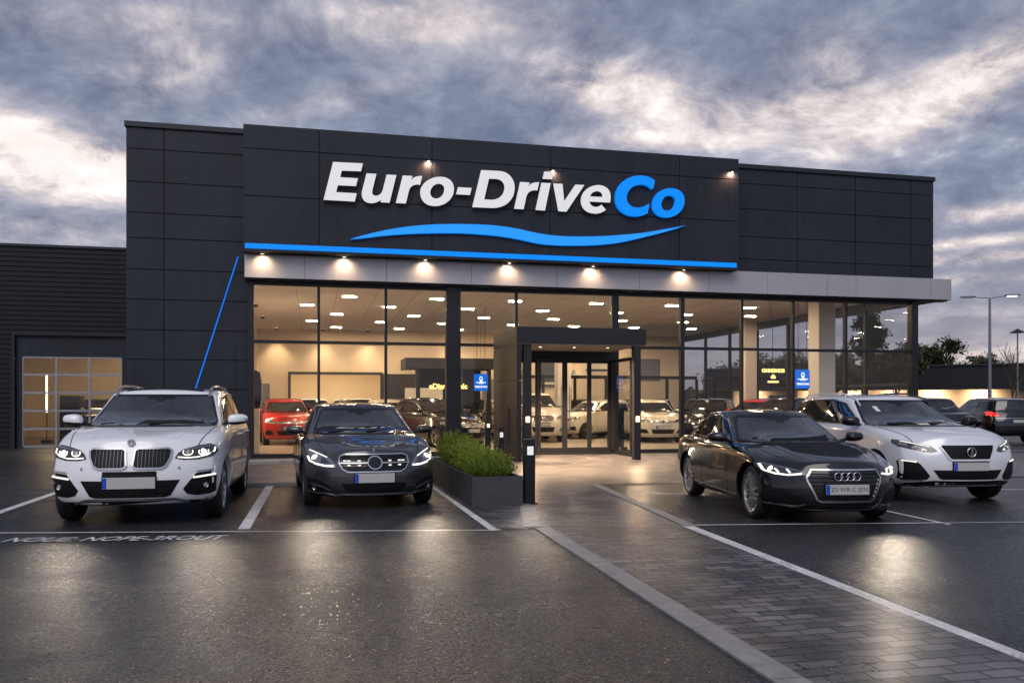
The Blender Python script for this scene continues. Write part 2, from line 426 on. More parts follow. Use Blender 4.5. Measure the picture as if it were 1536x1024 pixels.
def line(name, a, b, w, z=.004):
    d = Vector((b[0] - a[0], b[1] - a[1])).normalized(); n = Vector((-d.y, d.x)) * (w / 2)
    return sheet(name, [(a[0] - n.x, a[1] - n.y), (b[0] - n.x, b[1] - n.y), (b[0] + n.x, b[1] + n.y), (a[0] + n.x, a[1] + n.y)], z, WP)
line('parking_line', (-3.96, 11.2), (-3.97, 17.5), .12)
line('parking_line', (-0.76, 9.98), (-0.73, 15.15), .13)
line('parking_line', (1.97, 9.25), (1.99, 15.1), .13)
line('parking_line', (-9.0, 11.35), (1.90, 9.26), .05, .008)
line('parking_line', (4.17, 9.05), (3.78, 3.6), .155)
line('parking_line', (3.78, 3.6), (3.56, 0.5), .155)
line('parking_line', (4.25, 9.12), (7.25, 8.62), .05, .008)
line('parking_line', (7.35, 10.1), (7.20, 8.5), .06)
line('parking_line', (7.2, 8.62), (14.0, 7.5), .03, .008)
for i in range(7):
    line('parking_line', (14.5 + i * .25, 15.6 + i * 1.75), (24.0 + i * .25, 14.0 + i * 1.75), .08)
line('parking_line', (10.6, 11.9), (16.5, 10.4), .07)
# worn marks by the paving
line('arrow_mark', (4.98, 13.0), (5.45, 12.35), .10)
line('arrow_mark', (5.15, 12.45), (5.75, 12.35), .10)

def text_mesh(s, size, shear=0.0, bold=0.0, spacing=1.0, extrude=0.0):
    c = bpy.data.curves.new('lettering', 'FONT'); c.body = s; c.size = size; c.shear = shear; c.offset = bold; c.space_character = spacing
    c.extrude = extrude; c.resolution_u = 4; c.align_x = 'CENTER'; c.align_y = 'CENTER'
    o = bpy.data.objects.new('lettering', c); COL.objects.link(o)
    me = bpy.data.meshes.new_from_object(o.evaluated_get(bpy.context.evaluated_depsgraph_get()))
    bpy.data.objects.remove(o); bpy.data.curves.remove(c)
    return me
def put_text(name, s, size, m, mat4, parent=None, **kw):
    me = text_mesh(s, size, **kw); me.materials.clear(); me.materials.append(m)
    me.transform(mat4)
    o = bpy.data.objects.new(name, me); COL.objects.link(o)
    if parent is not None: o.parent = parent
    return o
# white lettering painted on the asphalt by the left bay line
rot = Matrix.Translation((-2.0, 9.53, .009)) @ Matrix.Rotation(math.atan2(-.31, 2.12), 4, 'Z') @ Matrix.Diagonal((.88, 1.5, 1, 1))
sheet('asphalt_patch', [(-3.2, 9.98), (-0.85, 9.57), (-0.85, 9.22), (-3.2, 9.60)], .0025, pbr('tar_patch', (.016, .016, .018), .45, var=.3, vscale=30))
road_txt = put_text('road_lettering', 'NOUE: NOPE-3ROUT', .262, MATS['worn_white_paint'], rot, shear=.16, bold=.003, spacing=1.0)
tag(road_txt, 'slanted white capital letters painted on the asphalt before the white estate', 'road marking')

# ------------------------------------------------------------------ the showroom building
YF = 22.83
X0, X1 = -4.54, 18.75
bld = thing('car_showroom', 'dark grey clad car showroom with a tall glass front lit warm inside', 'building', (6, YF, 0))
def bput(mb, name, mats, parent=None, **kw):
    for i, v in enumerate(mb.v): mb.v[i] = (v[0] - 6, v[1] - YF, v[2])
    return mb.build(name, mats, parent or bld, **kw)
def panels(x0, x1, z0, z1, xs, zs, y, gap=.022, th=.03):
    mb = MB(); mb.mat(1).box(x0 + .002, x1 - .002, y + th, y + .25, z0 + .002, z1 - .002); mb.mat(0)
    X = [x0] + [x for x in xs if x0 < x < x1] + [x1]; Z = [z0] + [z for z in zs if z0 < z < z1] + [z1]
    for a, b in zip(X[:-1], X[1:]):
        for c, d in zip(Z[:-1], Z[1:]):
            dy = random.uniform(0, .003)
            mb.box(a + (gap / 2 if a > x0 else 0), b - (gap / 2 if b < x1 else 0), y + dy, y + th, c + (gap / 2 if c > z0 else 0), d - (gap / 2 if d < z1 else 0))
    return mb
ZS = [1.0, 1.77, 2.52, 3.26, 4.02, 4.77, 5.55, 6.18, 6.95, 7.77]
bput(panels(X0, -1.62, 0, 8.30, [-3.66], ZS, YF), 'tower_cladding', [CLAD, CLADD])
bput(panels(11.9, X1, 5.24, 8.30, [14.05, 16.01, 17.94], [5.66, 6.32, 7.13, 7.87], YF), 'upper_cladding', [CLAD, CLADD])
bput(MB().box(X0 - .04, -1.70, YF - .05, YF + .3, 8.302, 8.44), 'coping', COPE, bevel=.01)
bput(MB().box(11.78, X1 + .04, YF - .05, YF + .3, 8.302, 8.44), 'coping', COPE, bevel=.01)
bput(panels(-1.70, 11.77, 5.20, 8.36, [.14, 3.01, 6.21, 9.96], [6.59, 7.77], 22.15).box(-1.70, 11.77, 22.402, YF + .1, 5.205, 8.355), 'sign_fascia', [CLAD, CLADD])
bput(MB().box(-1.66, 11.69, 22.11, 22.148, 5.27, 5.40), 'blue_strip', BLUE, bevel=.006)
bput(MB().box(-1.68, 11.71, 22.09, 22.149, 5.20, 5.262).box(-1.68, 11.71, 22.12, 22.149, 5.405, 5.43), 'strip_trim', FRAME)
# silver canopy fascia
sm = MB(); js = [-1.70, -.22, 1.86, 4.12, 6.49, 8.9, 11.0, 12.85, 14.81, 15.77, 18.36, 19.05]
for a, b in zip(js[:-1], js[1:]): sm.box(a + .004, b - .004, 22.46, 22.50, 4.60, 5.195 if b < 11.5 else 5.235)
sm.mat(1).box(-1.69, 19.02, 22.502, YF - .002, 4.61, 5.19).box(11.9, 19.02, 22.502, YF - .002, 5.192, 5.225)
sm.mat(0).box(19.052, 19.09, 22.46, 30, 4.60, 5.235)
bput(sm, 'silver_canopy_fascia', [SILV, CLADD], bevel=.003)
bput(MB().box(18.2, 19.04, 22.84, 30, 4.62, 5.2).box(-1.70, 19.03, 22.55, YF, 4.56, 4.598), 'canopy_soffit', FRAME)
# curtain wall
mull = [-1.56, .13, 1.87, 3.665, 5.43, 8.30, 10.34, 12.22, 13.89, 15.66, 18.02]
wid = {3.665: .40, 8.30: .20, 18.02: .22, 10.34: .12}
bput(MB().box(-1.64, -1.50, YF - .10, YF + .12, .0, 4.56), 'corner_frame', FRAME)
for i in range(len(mull) - 1):
    a, b = mull[i], mull[i + 1]; wa, wb = wid.get(a, .07) / 2, wid.get(b, .07) / 2
    if i == 0: wa = .06
    f = MB(); door = (i == 4)
    f.box(a - wa if i else a + wa, a + wa + (0 if i else .01), YF - .06, YF + .08, .0, 4.56)
    f.box(a + wa, b - wb, YF - .04, YF + .08, 4.46, 4.56)
    f.box(a + wa, b - wb, YF - .05, YF + .06, 2.97, 3.05)
    if not door: f.box(a + wa, b - wb, YF - .05, YF + .08, .0, .12)
    if i == len(mull) - 2: f.box(b - .11, b + .11, YF - .10, YF + .12, .0, 4.56)
    w = bput(f, 'window', FRAME)
    p = MB().box(a + wa - .01, b - wb + .01, YF + .01, YF + .022, 3.05, 4.46)
    bput(p, 'pane', GLASS, w)
    if not door:
        bput(MB().box(a + wa - .01, b - wb + .01, YF + .01, YF + .022, .12, 2.97), 'pane', GLASS, w)
bput(MB().box(3.47, 3.86, YF - .16, YF - .065, 0, 4.56), 'column_casing', FRAME, bevel=.01)
# shell: roof, side walls, floor, ceiling, back wall
YB = 40.0
bput(MB().box(X0, X1, YF + .252, YB, 8.1, 8.28).box(-1.69, 11.76, 22.5, YF + .25, 8.1, 8.28), 'roof', COPE)
bput(MB().box(X0, X0 + .2, YF + .252, YB, 0, 8.1), 'side_wall', CLAD)
bput(MB().box(X1 - .2, X1, YF + .252, YB, 5.2, 8.1), 'side_cladding', CLAD)
bput(MB().box(-2.6, 18.1, YF - .04, YB, -.05, .014), 'floor', FLOOR)
# ceiling with a tile grid
cm = MB(); cm.box(-2.6, 18.15, YF + .1, YB, 4.78, 4.9); cm.mat(1)
for k in range(1, 17): cm.box(-1.7 + k * 1.2 - .008, -1.7 + k * 1.2 + .008, YF + .2, YB, 4.774, 4.779)
for k in range(1, 15): cm.box(-1.7, 18.1, YF + k * 1.2 - .008, YF + k * 1.2 + .008, 4.772, 4.7735)
bput(cm, 'ceiling', [CEIL, pbr('ceiling_grid', (.36, .30, .24), .8)])
bput(MB().box(-1.75, 18.1, YF + .03, YF + .12, 4.57, 5.2), 'ceiling_bulkhead', WALLW)
bw = MB()
bw.box(-2.6, -1.0, YB - .2, YB, 0, 4.8).box(-1.0, 3.0, YB - .2, YB, 2.75, 4.8).box(3.0, 18.1, YB - .2, YB, 0, 4.8)
bput(bw, 'back_wall', WALLW)
bput(MB().box(-2.64, -2.45, YF + .28, YB - .2, .014, 4.78).box(-2.449, -1.64, YF + .28, YF + .40, .014, 4.78), 'left_wall', WALLW)
# bright back room seen through the wide opening
br = MB().box(-2.2, 4.5, 45.0, 45.15, 0, 3.4).box(-2.2, -2.05, YB, 45, 0, 3.4).box(4.35, 4.5, YB, 45, 0, 3.4).box(-2.2, 4.5, YB + .001, 45.15, 3.4, 3.5).box(-2.2, 4.5, YB, 45.1, -.05, .012)
bput(br, 'back_room', WALLW)
fr = MB().box(-1.12, -1.0, YB - .24, YB - .201, 0, 2.87).box(3.0, 3.12, YB - .24, YB - .201, 0, 2.87).box(-1.0, 3.0, YB - .24, YB - .201, 2.75, 2.87)
bput(fr, 'opening_frame', DARKP)
bput(MB().box(3.13, 4.9, YB - .30, YB - .201, .014, 2.8).box(5.0, 7.6, YB - .34, YB - .201, .014, 2.8), 'dark_wall_panel', DARKP, bevel=.01)
# glazed side wall on the right
sw = MB()
ys = [YF + .12, 25.2, 27.6, 30.0, 32.4, 34.8, 37.2, YB - .2]
for y in ys: sw.box(18.0, 18.12, y - .05, y + .05, 0, 4.78)
for a, b in zip(ys[:-1], ys[1:]): sw.box(18.02, 18.10, a + .05, b - .05, 0, .1).box(18.02, 18.10, a + .05, b - .05, 2.0, 2.07).box(18.02, 18.10, a + .05, b - .05, 4.5, 4.78)
sf = bput(sw, 'side_window', FRAME)
for a, b in zip(ys[:-1], ys[1:]): bput(MB().box(18.055, 18.065, a + .045, b - .045, .1, 4.5), 'pane', GLASS2, sf)
for (x, y, w) in ((15.78, 24.4, .60), (17.05, 31.5, .5), (10.6, 36.5, .6)):
    bput(MB().box(x, x + w, y, y + w, .014, 4.78), 'column', COLW, bevel=.01)
# recessed ceiling light panels
def fixture(name, x, y, z, lx, ly, mlight, group, label, cat='ceiling light'):
    t = thing(name, label, cat, (x, y, z), 0, group)
    MB().box(-lx / 2, lx / 2, -ly / 2, ly / 2, -.012, .0).build('diffuser', mlight, t)
    MB().box(-lx / 2 - .03, lx / 2 + .03, -ly / 2 - .03, -ly / 2 - .001, -.016, .0).box(-lx / 2 - .03, lx / 2 + .03, ly / 2 + .001, ly / 2 + .03, -.016, 0).box(-lx / 2 - .03, -lx / 2 - .001, -ly / 2, ly / 2, -.016, 0).box(lx / 2 + .001, lx / 2 + .03, -ly / 2, ly / 2, -.016, 0).build('frame', CEIL, t)
    return t
first = None
cnt = 0
for r_, y in enumerate((24.6, 27.2, 29.8, 32.6, 35.4, 38.2)):
    for k in range(7):
        x = -.1 + k * 2.75 + (1.1 if r_ % 2 else 0) + random.uniform(-.15, .15)
        if x > 17.2: continue
        if first is None:
            first = fixture('ceiling_light', x, y, 4.771, .42, .17, PLIGHT, 'recessed panel lights in the showroom ceiling', 'small warm white panel light recessed in the showroom ceiling')
        else:
            c = copy_tree(first); c.location = (x, y, 4.771)
t = thing('ring_light', 'long glowing oval light under the back room ceiling', 'ceiling light', (1.0, 42.0, 3.12))
mb = MB(); mb.lathe([(0.05, 0), (1.0, 0), (1.0, .1), (.05, .1)], 40, 'z')
mb.v = [(x * 1.9, y * 1.0, z) for x, y, z in mb.v]
mb.build('diffuser', emis('ring_glow', (1.0, .84, .58), 9.0), t); MB().tube([(0, 0, .1), (0, 0, .28)], .03).build('stem', FRAME, t)

# ------------------------------------------------------------------ letters of the sign
LETTERS = {'E':[[(0.48,7.518),(1.224,7.529),(1.178,7.323),(0.695,7.309),(0.658,7.142),(1.101,7.141),(1.049,6.939),(0.598,6.934),(0.557,6.759),(1.068,6.758),(1.02,6.545),(0.244,6.547)]],'u':[[(1.314,7.281),(1.565,7.283),(1.47,6.888),(1.458,6.812),(1.467,6.764),(1.492,6.736),(1.525,6.725),(1.56,6.724),(1.614,6.738),(1.657,6.766),(1.69,6.806),(1.714,6.853),(1.73,6.903),(1.825,7.282),(2.074,7.283),(1.899,6.562),(1.668,6.563),(1.687,6.631),(1.635,6.591),(1.58,6.561),(1.525,6.541),(1.472,6.529),(1.42,6.523),(1.338,6.533),(1.271,6.567),(1.223,6.622),(1.196,6.697),(1.194,6.79)]],'r':[[(2.237,7.283),(2.488,7.285),(2.455,7.179),(2.495,7.227),(2.544,7.261),(2.602,7.283),(2.668,7.296),(2.741,7.301),(2.685,7.068),(2.598,7.07),(2.525,7.053),(2.466,7.019),(2.423,6.968),(2.396,6.904),(2.317,6.564),(2.057,6.563)]],'o':[[(3.207,7.31),(3.287,7.308),(3.358,7.295),(3.42,7.271),(3.472,7.237),(3.514,7.193),(3.545,7.139),(3.564,7.076),(3.57,7.004),(3.561,6.916),(3.533,6.833),(3.486,6.755),(3.425,6.686),(3.35,6.628),(3.265,6.582),(3.171,6.551),(3.071,6.536),(2.986,6.538),(2.91,6.552),(2.844,6.579),(2.789,6.617),(2.745,6.667),(2.712,6.727),(2.692,6.797),(2.685,6.878),(2.696,6.956),(2.728,7.032),(2.778,7.104),(2.844,7.168),(2.922,7.223),(3.011,7.267),(3.107,7.296)],[(3.156,7.123),(3.201,7.121),(3.24,7.109),(3.272,7.09),(3.296,7.063),(3.31,7.029),(3.313,6.989),(3.304,6.924),(3.282,6.865),(3.249,6.815),(3.206,6.775),(3.157,6.749),(3.102,6.737),(3.056,6.74),(3.018,6.754),(2.988,6.777),(2.965,6.807),(2.952,6.844),(2.947,6.884),(2.956,6.942),(2.979,6.997),(3.013,7.045),(3.057,7.084),(3.105,7.111)]],'-':[[(3.678,7.065),(4.038,7.065),(3.994,6.875),(3.622,6.876)]],'D':[[(4.291,7.55),(4.742,7.556),(4.848,7.552),(4.94,7.53),(5.018,7.492),(5.082,7.44),(5.133,7.376),(5.169,7.302),(5.191,7.22),(5.198,7.132),(5.186,7.014),(5.152,6.907),(5.097,6.813),(5.025,6.732),(4.937,6.666),(4.836,6.616),(4.723,6.583),(4.602,6.568),(4.052,6.562)],[(4.5,7.332),(4.698,7.34),(4.76,7.331),(4.814,7.31),(4.858,7.277),(4.891,7.234),(4.911,7.18),(4.918,7.116),(4.903,7.026),(4.867,6.947),(4.813,6.882),(4.744,6.832),(4.664,6.798),(4.575,6.783),(4.374,6.784)]],'r2':[[(5.344,7.299),(5.608,7.301),(5.567,7.196),(5.614,7.247),(5.669,7.282),(5.731,7.304),(5.799,7.316),(5.872,7.322),(5.818,7.101),(5.73,7.1),(5.652,7.079),(5.588,7.04),(5.541,6.982),(5.513,6.907),(5.442,6.578),(5.18,6.578)]],'i':[[(5.931,7.313),(6.188,7.316),(6.03,6.573),(5.764,6.577)]],'idot':[[(6.007,7.617),(6.278,7.621),(6.227,7.418),(5.962,7.419)]],'v':[[(6.255,7.311),(6.518,7.316),(6.567,6.856),(6.878,7.319),(7.136,7.322),(6.628,6.574),(6.4,6.576)]],'e':[[(7.866,6.886),(7.275,6.88),(7.291,6.84),(7.314,6.806),(7.342,6.779),(7.374,6.759),(7.41,6.748),(7.451,6.745),(7.482,6.749),(7.513,6.755),(7.541,6.766),(7.568,6.78),(7.594,6.798),(7.618,6.819),(7.748,6.685),(7.696,6.646),(7.643,6.615),(7.589,6.591),(7.534,6.575),(7.478,6.565),(7.423,6.562),(7.31,6.57),(7.213,6.6),(7.134,6.649),(7.076,6.716),(7.04,6.798),(7.029,6.894),(7.05,7.015),(7.105,7.121),(7.186,7.209),(7.289,7.278),(7.407,7.324),(7.534,7.345),(7.638,7.339),(7.724,7.313),(7.793,7.27),(7.844,7.211),(7.874,7.139),(7.885,7.055),(7.884,7.022),(7.883,6.992),(7.88,6.964),(7.876,6.938),(7.871,6.912)],[(7.297,7.023),(7.323,7.08),(7.361,7.123),(7.406,7.152),(7.456,7.17),(7.506,7.176),(7.56,7.167),(7.601,7.147),(7.628,7.116),(7.643,7.076),(7.646,7.028)]],'C':[[(9.176,7.562),(9.128,7.353),(9.084,7.32),(9.037,7.363),(8.986,7.395),(8.933,7.418),(8.878,7.432),(8.822,7.438),(8.765,7.436),(8.648,7.413),(8.546,7.368),(8.463,7.304),(8.401,7.226),(8.361,7.137),(8.347,7.041),(8.359,6.966),(8.39,6.903),(8.437,6.853),(8.5,6.817),(8.574,6.795),(8.66,6.79),(8.728,6.798),(8.789,6.813),(8.847,6.834),(8.903,6.861),(8.959,6.892),(9.017,6.925),(8.959,6.653),(8.899,6.622),(8.836,6.596),(8.772,6.576),(8.707,6.562),(8.641,6.553),(8.575,6.55),(8.415,6.563),(8.279,6.607),(8.168,6.678),(8.086,6.773),(8.036,6.889),(8.018,7.023),(8.045,7.193),(8.116,7.345),(8.227,7.475),(8.372,7.577),(8.547,7.647),(8.746,7.68),(8.822,7.679),(8.897,7.672),(8.971,7.657),(9.043,7.635),(9.111,7.603)]],'o2':[[(9.638,7.382),(9.726,7.38),(9.806,7.367),(9.877,7.343),(9.938,7.308),(9.988,7.262),(10.025,7.205),(10.048,7.139),(10.056,7.062),(10.046,6.963),(10.015,6.872),(9.967,6.79),(9.903,6.719),(9.825,6.659),(9.736,6.613),(9.638,6.583),(9.532,6.569),(9.441,6.57),(9.359,6.583),(9.286,6.606),(9.224,6.641),(9.174,6.687),(9.136,6.743),(9.113,6.809),(9.105,6.885),(9.115,6.983),(9.146,7.074),(9.194,7.156),(9.259,7.228),(9.338,7.288),(9.428,7.335),(9.529,7.367)],[(9.609,7.182),(9.66,7.18),(9.704,7.17),(9.741,7.151),(9.768,7.124),(9.784,7.089),(9.788,7.047),(9.777,6.97),(9.75,6.9),(9.709,6.841),(9.657,6.796),(9.598,6.765),(9.532,6.752),(9.483,6.755),(9.441,6.768),(9.408,6.79),(9.384,6.82),(9.369,6.856),(9.364,6.899),(9.371,6.963),(9.393,7.026),(9.429,7.084),(9.477,7.133),(9.537,7.167)]],'swoosh':[[(0.909,5.593),(0.985,5.621),(1.097,5.661),(1.238,5.706),(1.415,5.76),(1.622,5.819),(1.83,5.873),(2.03,5.918),(2.23,5.957),(2.431,5.992),(2.633,6.022),(2.835,6.048),(3.038,6.069),(3.237,6.087),(3.437,6.1),(3.654,6.111),(3.913,6.12),(4.19,6.126),(4.434,6.127),(4.616,6.123),(4.764,6.115),(4.907,6.104),(5.06,6.09),(5.209,6.073),(5.342,6.056),(5.443,6.038),(5.529,6.02),(5.642,6.0),(5.803,5.977),(5.991,5.952),(6.192,5.934),(6.393,5.925),(6.606,5.922),(6.849,5.926),(7.135,5.938),(7.454,5.957),(7.781,5.984),(8.126,6.021),(8.482,6.065),(8.801,6.11),(9.058,6.156),(9.278,6.203),(9.491,6.249),(9.726,6.297),(9.954,6.343),(10.113,6.376),(9.954,6.324),(9.726,6.249),(9.491,6.175),(9.265,6.109),(9.033,6.044),(8.801,5.982),(8.573,5.921),(8.345,5.863),(8.119,5.813),(7.893,5.775),(7.669,5.745),(7.446,5.721),(7.221,5.703),(6.998,5.69),(6.783,5.681),(6.573,5.674),(6.371,5.672),(6.192,5.673),(6.048,5.679),(5.926,5.688),(5.804,5.702),(5.673,5.722),(5.542,5.746),(5.415,5.768),(5.301,5.786),(5.192,5.802),(5.068,5.817),(4.93,5.832),(4.778,5.846),(4.592,5.857),(4.353,5.867),(4.081,5.874),(3.81,5.876),(3.545,5.87),(3.282,5.858),(3.038,5.844),(2.824,5.831),(2.627,5.817),(2.431,5.8),(2.23,5.78),(2.03,5.758),(1.83,5.733),(1.622,5.701),(1.415,5.666),(1.238,5.637),(1.097,5.617),(0.985,5.603)]]}

sign = thing('showroom_sign', 'large white and blue raised letters over a light blue wave on the facade', 'sign', (5, 22.15, 6.5))
for key, loops in LETTERS.items():
    blue = key in ('C', 'o2', 'swoosh'); fm = BLUEL if key == 'swoosh' else BLUE if blue else WLET
    y0, y1 = (22.06, 22.149) if key == 'swoosh' else (22.02, 22.12)
    mb = MB(); n = 0
    loops3 = [[Vector((x - 5, z - 6.5, 0)) for x, z in lp] for lp in loops]
    flat = [v for lp in loops3 for v in lp]
    base = len(flat)
    mb.v = [(v.x, y0 - 22.15, v.y) for v in flat] + [(v.x, y1 - 22.15, v.y) for v in flat]
    for t in tessellate_polygon(loops3): mb.face(t); mb.face([base + i for i in reversed(t)])
    mb.mat(1); st = 0
    for lp in loops3:
        k = len(lp)
        for i in range(k): j = (i + 1) % k; mb.face((st + i, st + j, base + st + j, base + st + i))
        st += k
    nm = 'wave' if key == 'swoosh' else 'hyphen' if key == '-' else 'letter_dot' if key == 'idot' else 'letter'
    o = mb.build(nm, [fm, BLUE if blue else LSIDE], sign)
    if key != 'swoosh':       # stand-off pins to the cladding
        cxm = sum(v.x for v in loops3[0]) / len(loops3[0]); czm = min(v.y for v in loops3[0]) + .04
        MB().box(cxm - .015, cxm + .015, y1 - 22.15, -.001, czm + .1, czm + .13).build('stand_off', FRAME, o)

# warm spots under the blue strip
def spot(parent, loc, aim, energy, size, blend, col, rad=.03):
    l = bpy.data.lights.new('lamp_light', 'SPOT'); l.energy = energy; l.spot_size = R(size); l.spot_blend = blend; l.color = col; l.shadow_soft_size = rad
    o = bpy.data.objects.new('lamp_light', l); COL.objects.link(o); o.parent = parent; o.location = loc
    o.rotation_euler = (Vector(loc) - Vector(aim)).to_track_quat('Z', 'Y').to_euler()
    return o
ordn = ['leftmost', 'second from left', 'third from left', 'third from right', 'second from right', 'rightmost']
for nth, x in zip(ordn, (-1.26, .77, 2.86, 5.12, 7.48, 10.16)):
    t = thing('downlight', '%s of the six warm downlights under the blue sign strip' % nth, 'downlight', (x, 22.30, 5.199), 0, 'downlights under the sign')
    MB().lathe([(.075, 0), (.075, -.03), (.055, -.03), (.055, -.01)], 20, 'z').build('housing', FRAME, t)
    MB().lathe([(.001, -.018), (.054, -.018)], 20, 'z').build('lens', DLIGHT, t)
    spot(t, (0, -.04, -.03), (0, .16, -.50), 72, 142, 1.0, (1.0, .66, .38), .08)
for nth, (x, z) in zip(('left', 'middle', 'right'), ((2.92, 7.72), (6.28, 7.68), (11.55, 7.97))):
    t = thing('wall_spotlight', 'small %s spotlight glowing warm on the cladding above the sign letters' % nth, 'spotlight', (x, 22.149, z), 0, 'spotlights above the sign letters')
    MB().box(-.03, .03, -.07, 0, 0, .05).build('housing', FRAME, t, bevel=.005)
    MB().box(-.022, .022, -.062, -.012, -.008, -.001).build('lens', DLIGHT, t)
    spot(t, (0, -.085, -.012), (0, .05, -.22), 42, 168, 1.0, (1.0, .56, .32), .03)

# thin blue light line on the tower
mb = MB(); a, b = Vector((-1.88, 0, 5.17)), Vector((-3.42, 0, 0.1))
d = (b - a).normalized(); n = Vector((-d.z, 0, d.x)) * .014
mb.prism([(p.x, p.z) for p in (a - n, b - n, b + n, a + n)], YF - .02, YF + .001)
bl = mb.build('light_line', BLINE, None); tag(bl, 'thin glowing blue line slanting down the dark grey tower', 'light strip')

# ------------------------------------------------------------------ entrance portal
por = thing('entrance_portal', 'dark flat roofed entrance canopy before the glass doors', 'entrance', (6.4, 21.4, 0))
def pput(mb, name, mats, parent=None, **kw):
    for i, v in enumerate(mb.v): mb.v[i] = (v[0] - 6.4, v[1] - 21.4, v[2])
    return mb.build(name, mats, parent or por, **kw)
PM = pbr('portal_cladding', (.021, .0215, .025), .45, var=.08, vscale=1.2, spec=.35)
pput(MB().box(4.78, 8.12, 20.03, 22.76, 2.88, 3.28), 'canopy', PM, bevel=.008)
pput(MB().box(4.80, 8.10, 20.06, 22.74, 2.86, 2.878), 'soffit', pbr('soffit_panel', (.30, .27, .23), .5))
pput(MB().box(4.78, 4.90, 20.03, 22.76, 0.012, 1.97).box(4.78, 4.90, 20.03, 22.76, 1.985, 2.86), 'side_wall', PM)
pput(MB().box(4.97, 5.17, 20.10, 20.28, .012, 2.86), 'post', PM, bevel=.01)
pput(MB().box(7.80, 7.98, 20.05, 20.23, .012, 2.86), 'post', PM, bevel=.01)
for x, y in ((5.07, 20.10), (7.89, 20.05)):
    L = pput(MB().box(x - .05, x + .05, y - .03, y - .001, .96, 1.10), 'wall_lamp', WLIGHT, bevel=.012)
    spot(L, (x - 6.4, y - 21.45, 1.03), (x - 6.4 - 1.0, y - 21.4 - 4.5, 0), 45, 80, 1.0, (1, .68, .42), .04)
pput(MB().tube([(4.74, 20.75, .35), (4.74, 20.75, 1.32)], .022).tube([(4.74, 20.75, .4), (4.80, 20.75, .4)], .012).tube([(4.74, 20.75, 1.27), (4.80, 20.75, 1.27)], .012), 'grab_rail', FRAME, smooth=40)
# sliding doors in the facade plane
df = MB().box(5.17, 5.27, 22.62, 22.80, .012, 2.86).box(8.12, 8.30, 22.62, 22.80, .012, 2.86).box(5.27, 8.12, 22.62, 22.80, 2.62, 2.86).box(5.27, 8.12, 22.60, 22.80, .0125, .05)
pput(df, 'door_frame', FRAME)
xs = [5.27, 6.02, 6.78, 7.50, 8.12]
for i in range(4):
    a, b = xs[i], xs[i + 1]; y = 22.66 if i in (1, 2) else 22.72
    d = MB().box(a, a + .07, y, y + .05, .05, 2.62).box(b - .07, b, y, y + .05, .05, 2.62).box(a + .07, b - .07, y, y + .05, .05, .20).box(a + .07, b - .07, y, y + .05, 2.54, 2.62)
    d = pput(d, 'sliding_door', FRAME)
    pput(MB().box(a + .065, b - .065, y + .02, y + .03, .2, 2.54), 'pane', GLASS, d)
    if i in (1, 2):
        xh = b - .12 if i == 1 else a + .12
        pput(MB().tube([(xh, y - .05, .6), (xh, y - .05, 1.9)], .014).tube([(xh, y - .05, .7), (xh, y, .7)], .01).tube([(xh, y - .05, 1.8), (xh, y, 1.8)], .01), 'handle', pbr('brushed_steel', (.35, .35, .36), .3, metal=1), d)
# side screen coming forward from the doors
s_ = pput(MB().box(8.16, 8.22, 21.30, 22.60, .012, .14).box(8.16, 8.22, 21.30, 22.60, 2.56, 2.64).box(8.16, 8.22, 21.22, 21.30, .012, 2.64), 'side_screen', FRAME)
pput(MB().box(8.185, 8.195, 21.30, 22.60, .14, 2.56), 'pane', GLASS, s_)
# soffit downlights of the canopy
for nth, x in (('left', 5.6), ('middle', 6.5), ('right', 7.4)):
    t = thing('soffit_downlight', '%s round warm downlight in the entrance canopy soffit' % nth, 'downlight', (x, 20.9, 2.859), 0, 'downlights in the entrance canopy')
    MB().lathe([(.06, 0), (.06, -.012), (.045, -.012)], 16, 'z').build('housing', FRAME, t)
    MB().lathe([(.001, -.01), (.044, -.01)], 16, 'z').build('lens', DLIGHT, t)
    spot(t, (0, 0, -.02), (0, -.15, -2), 950, 135, .7, (1.0, .64, .38))

# ------------------------------------------------------------------ planter and shrubs
pl = thing('planter', 'long dark grey planter box with clipped green shrubs beside the charcoal saloon', 'planter', (2.43, 13.3, 0))
x0, x1, y0, y1, h = -.35, .35, -2.0, 2.3, .42
t_ = .045
bx = MB().box(x0, x1, y0, y0 + t_, .012, h).box(x0, x1, y1 - t_, y1, .012, h).box(x0, x0 + t_, y0 + t_, y1 - t_, .012, h).box(x1 - t_, x1, y0 + t_, y1 - t_, .012, h)
bx.build('box', PLATED, pl)
MB().box(x0 + t_, x1 - t_, y0 + t_, y1 - t_, .2, .36).build('soil', SOIL, pl)
def leaf_mat(name, c1, c2, trans=0.25):
    m, nt, out = new_mat(name); b = nt.nodes.new('ShaderNodeBsdfPrincipled')
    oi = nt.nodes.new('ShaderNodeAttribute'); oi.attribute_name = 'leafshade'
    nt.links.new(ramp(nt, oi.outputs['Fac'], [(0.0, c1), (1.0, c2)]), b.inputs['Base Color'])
    b.inputs['Roughness'].default_value = .5
    tl = nt.nodes.new('ShaderNodeBsdfTranslucent'); nt.links.new(ramp(nt, oi.outputs['Fac'], [(0.0, c1), (1.0, c2)]), tl.inputs[0])
    mx = nt.nodes.new('ShaderNodeMixShader'); mx.inputs[0].default_value = trans
    nt.links.new(b.outputs[0], mx.inputs[1]); nt.links.new(tl.outputs[0], mx.inputs[2]); nt.links.new(mx.outputs[0], out.inputs[0])
    MATS[name] = m
    return m
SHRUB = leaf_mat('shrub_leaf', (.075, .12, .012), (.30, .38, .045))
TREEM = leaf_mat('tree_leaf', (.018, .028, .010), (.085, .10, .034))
BARK = pbr('bark', (.05, .038, .028), .8, bump=.4, bscale=20)
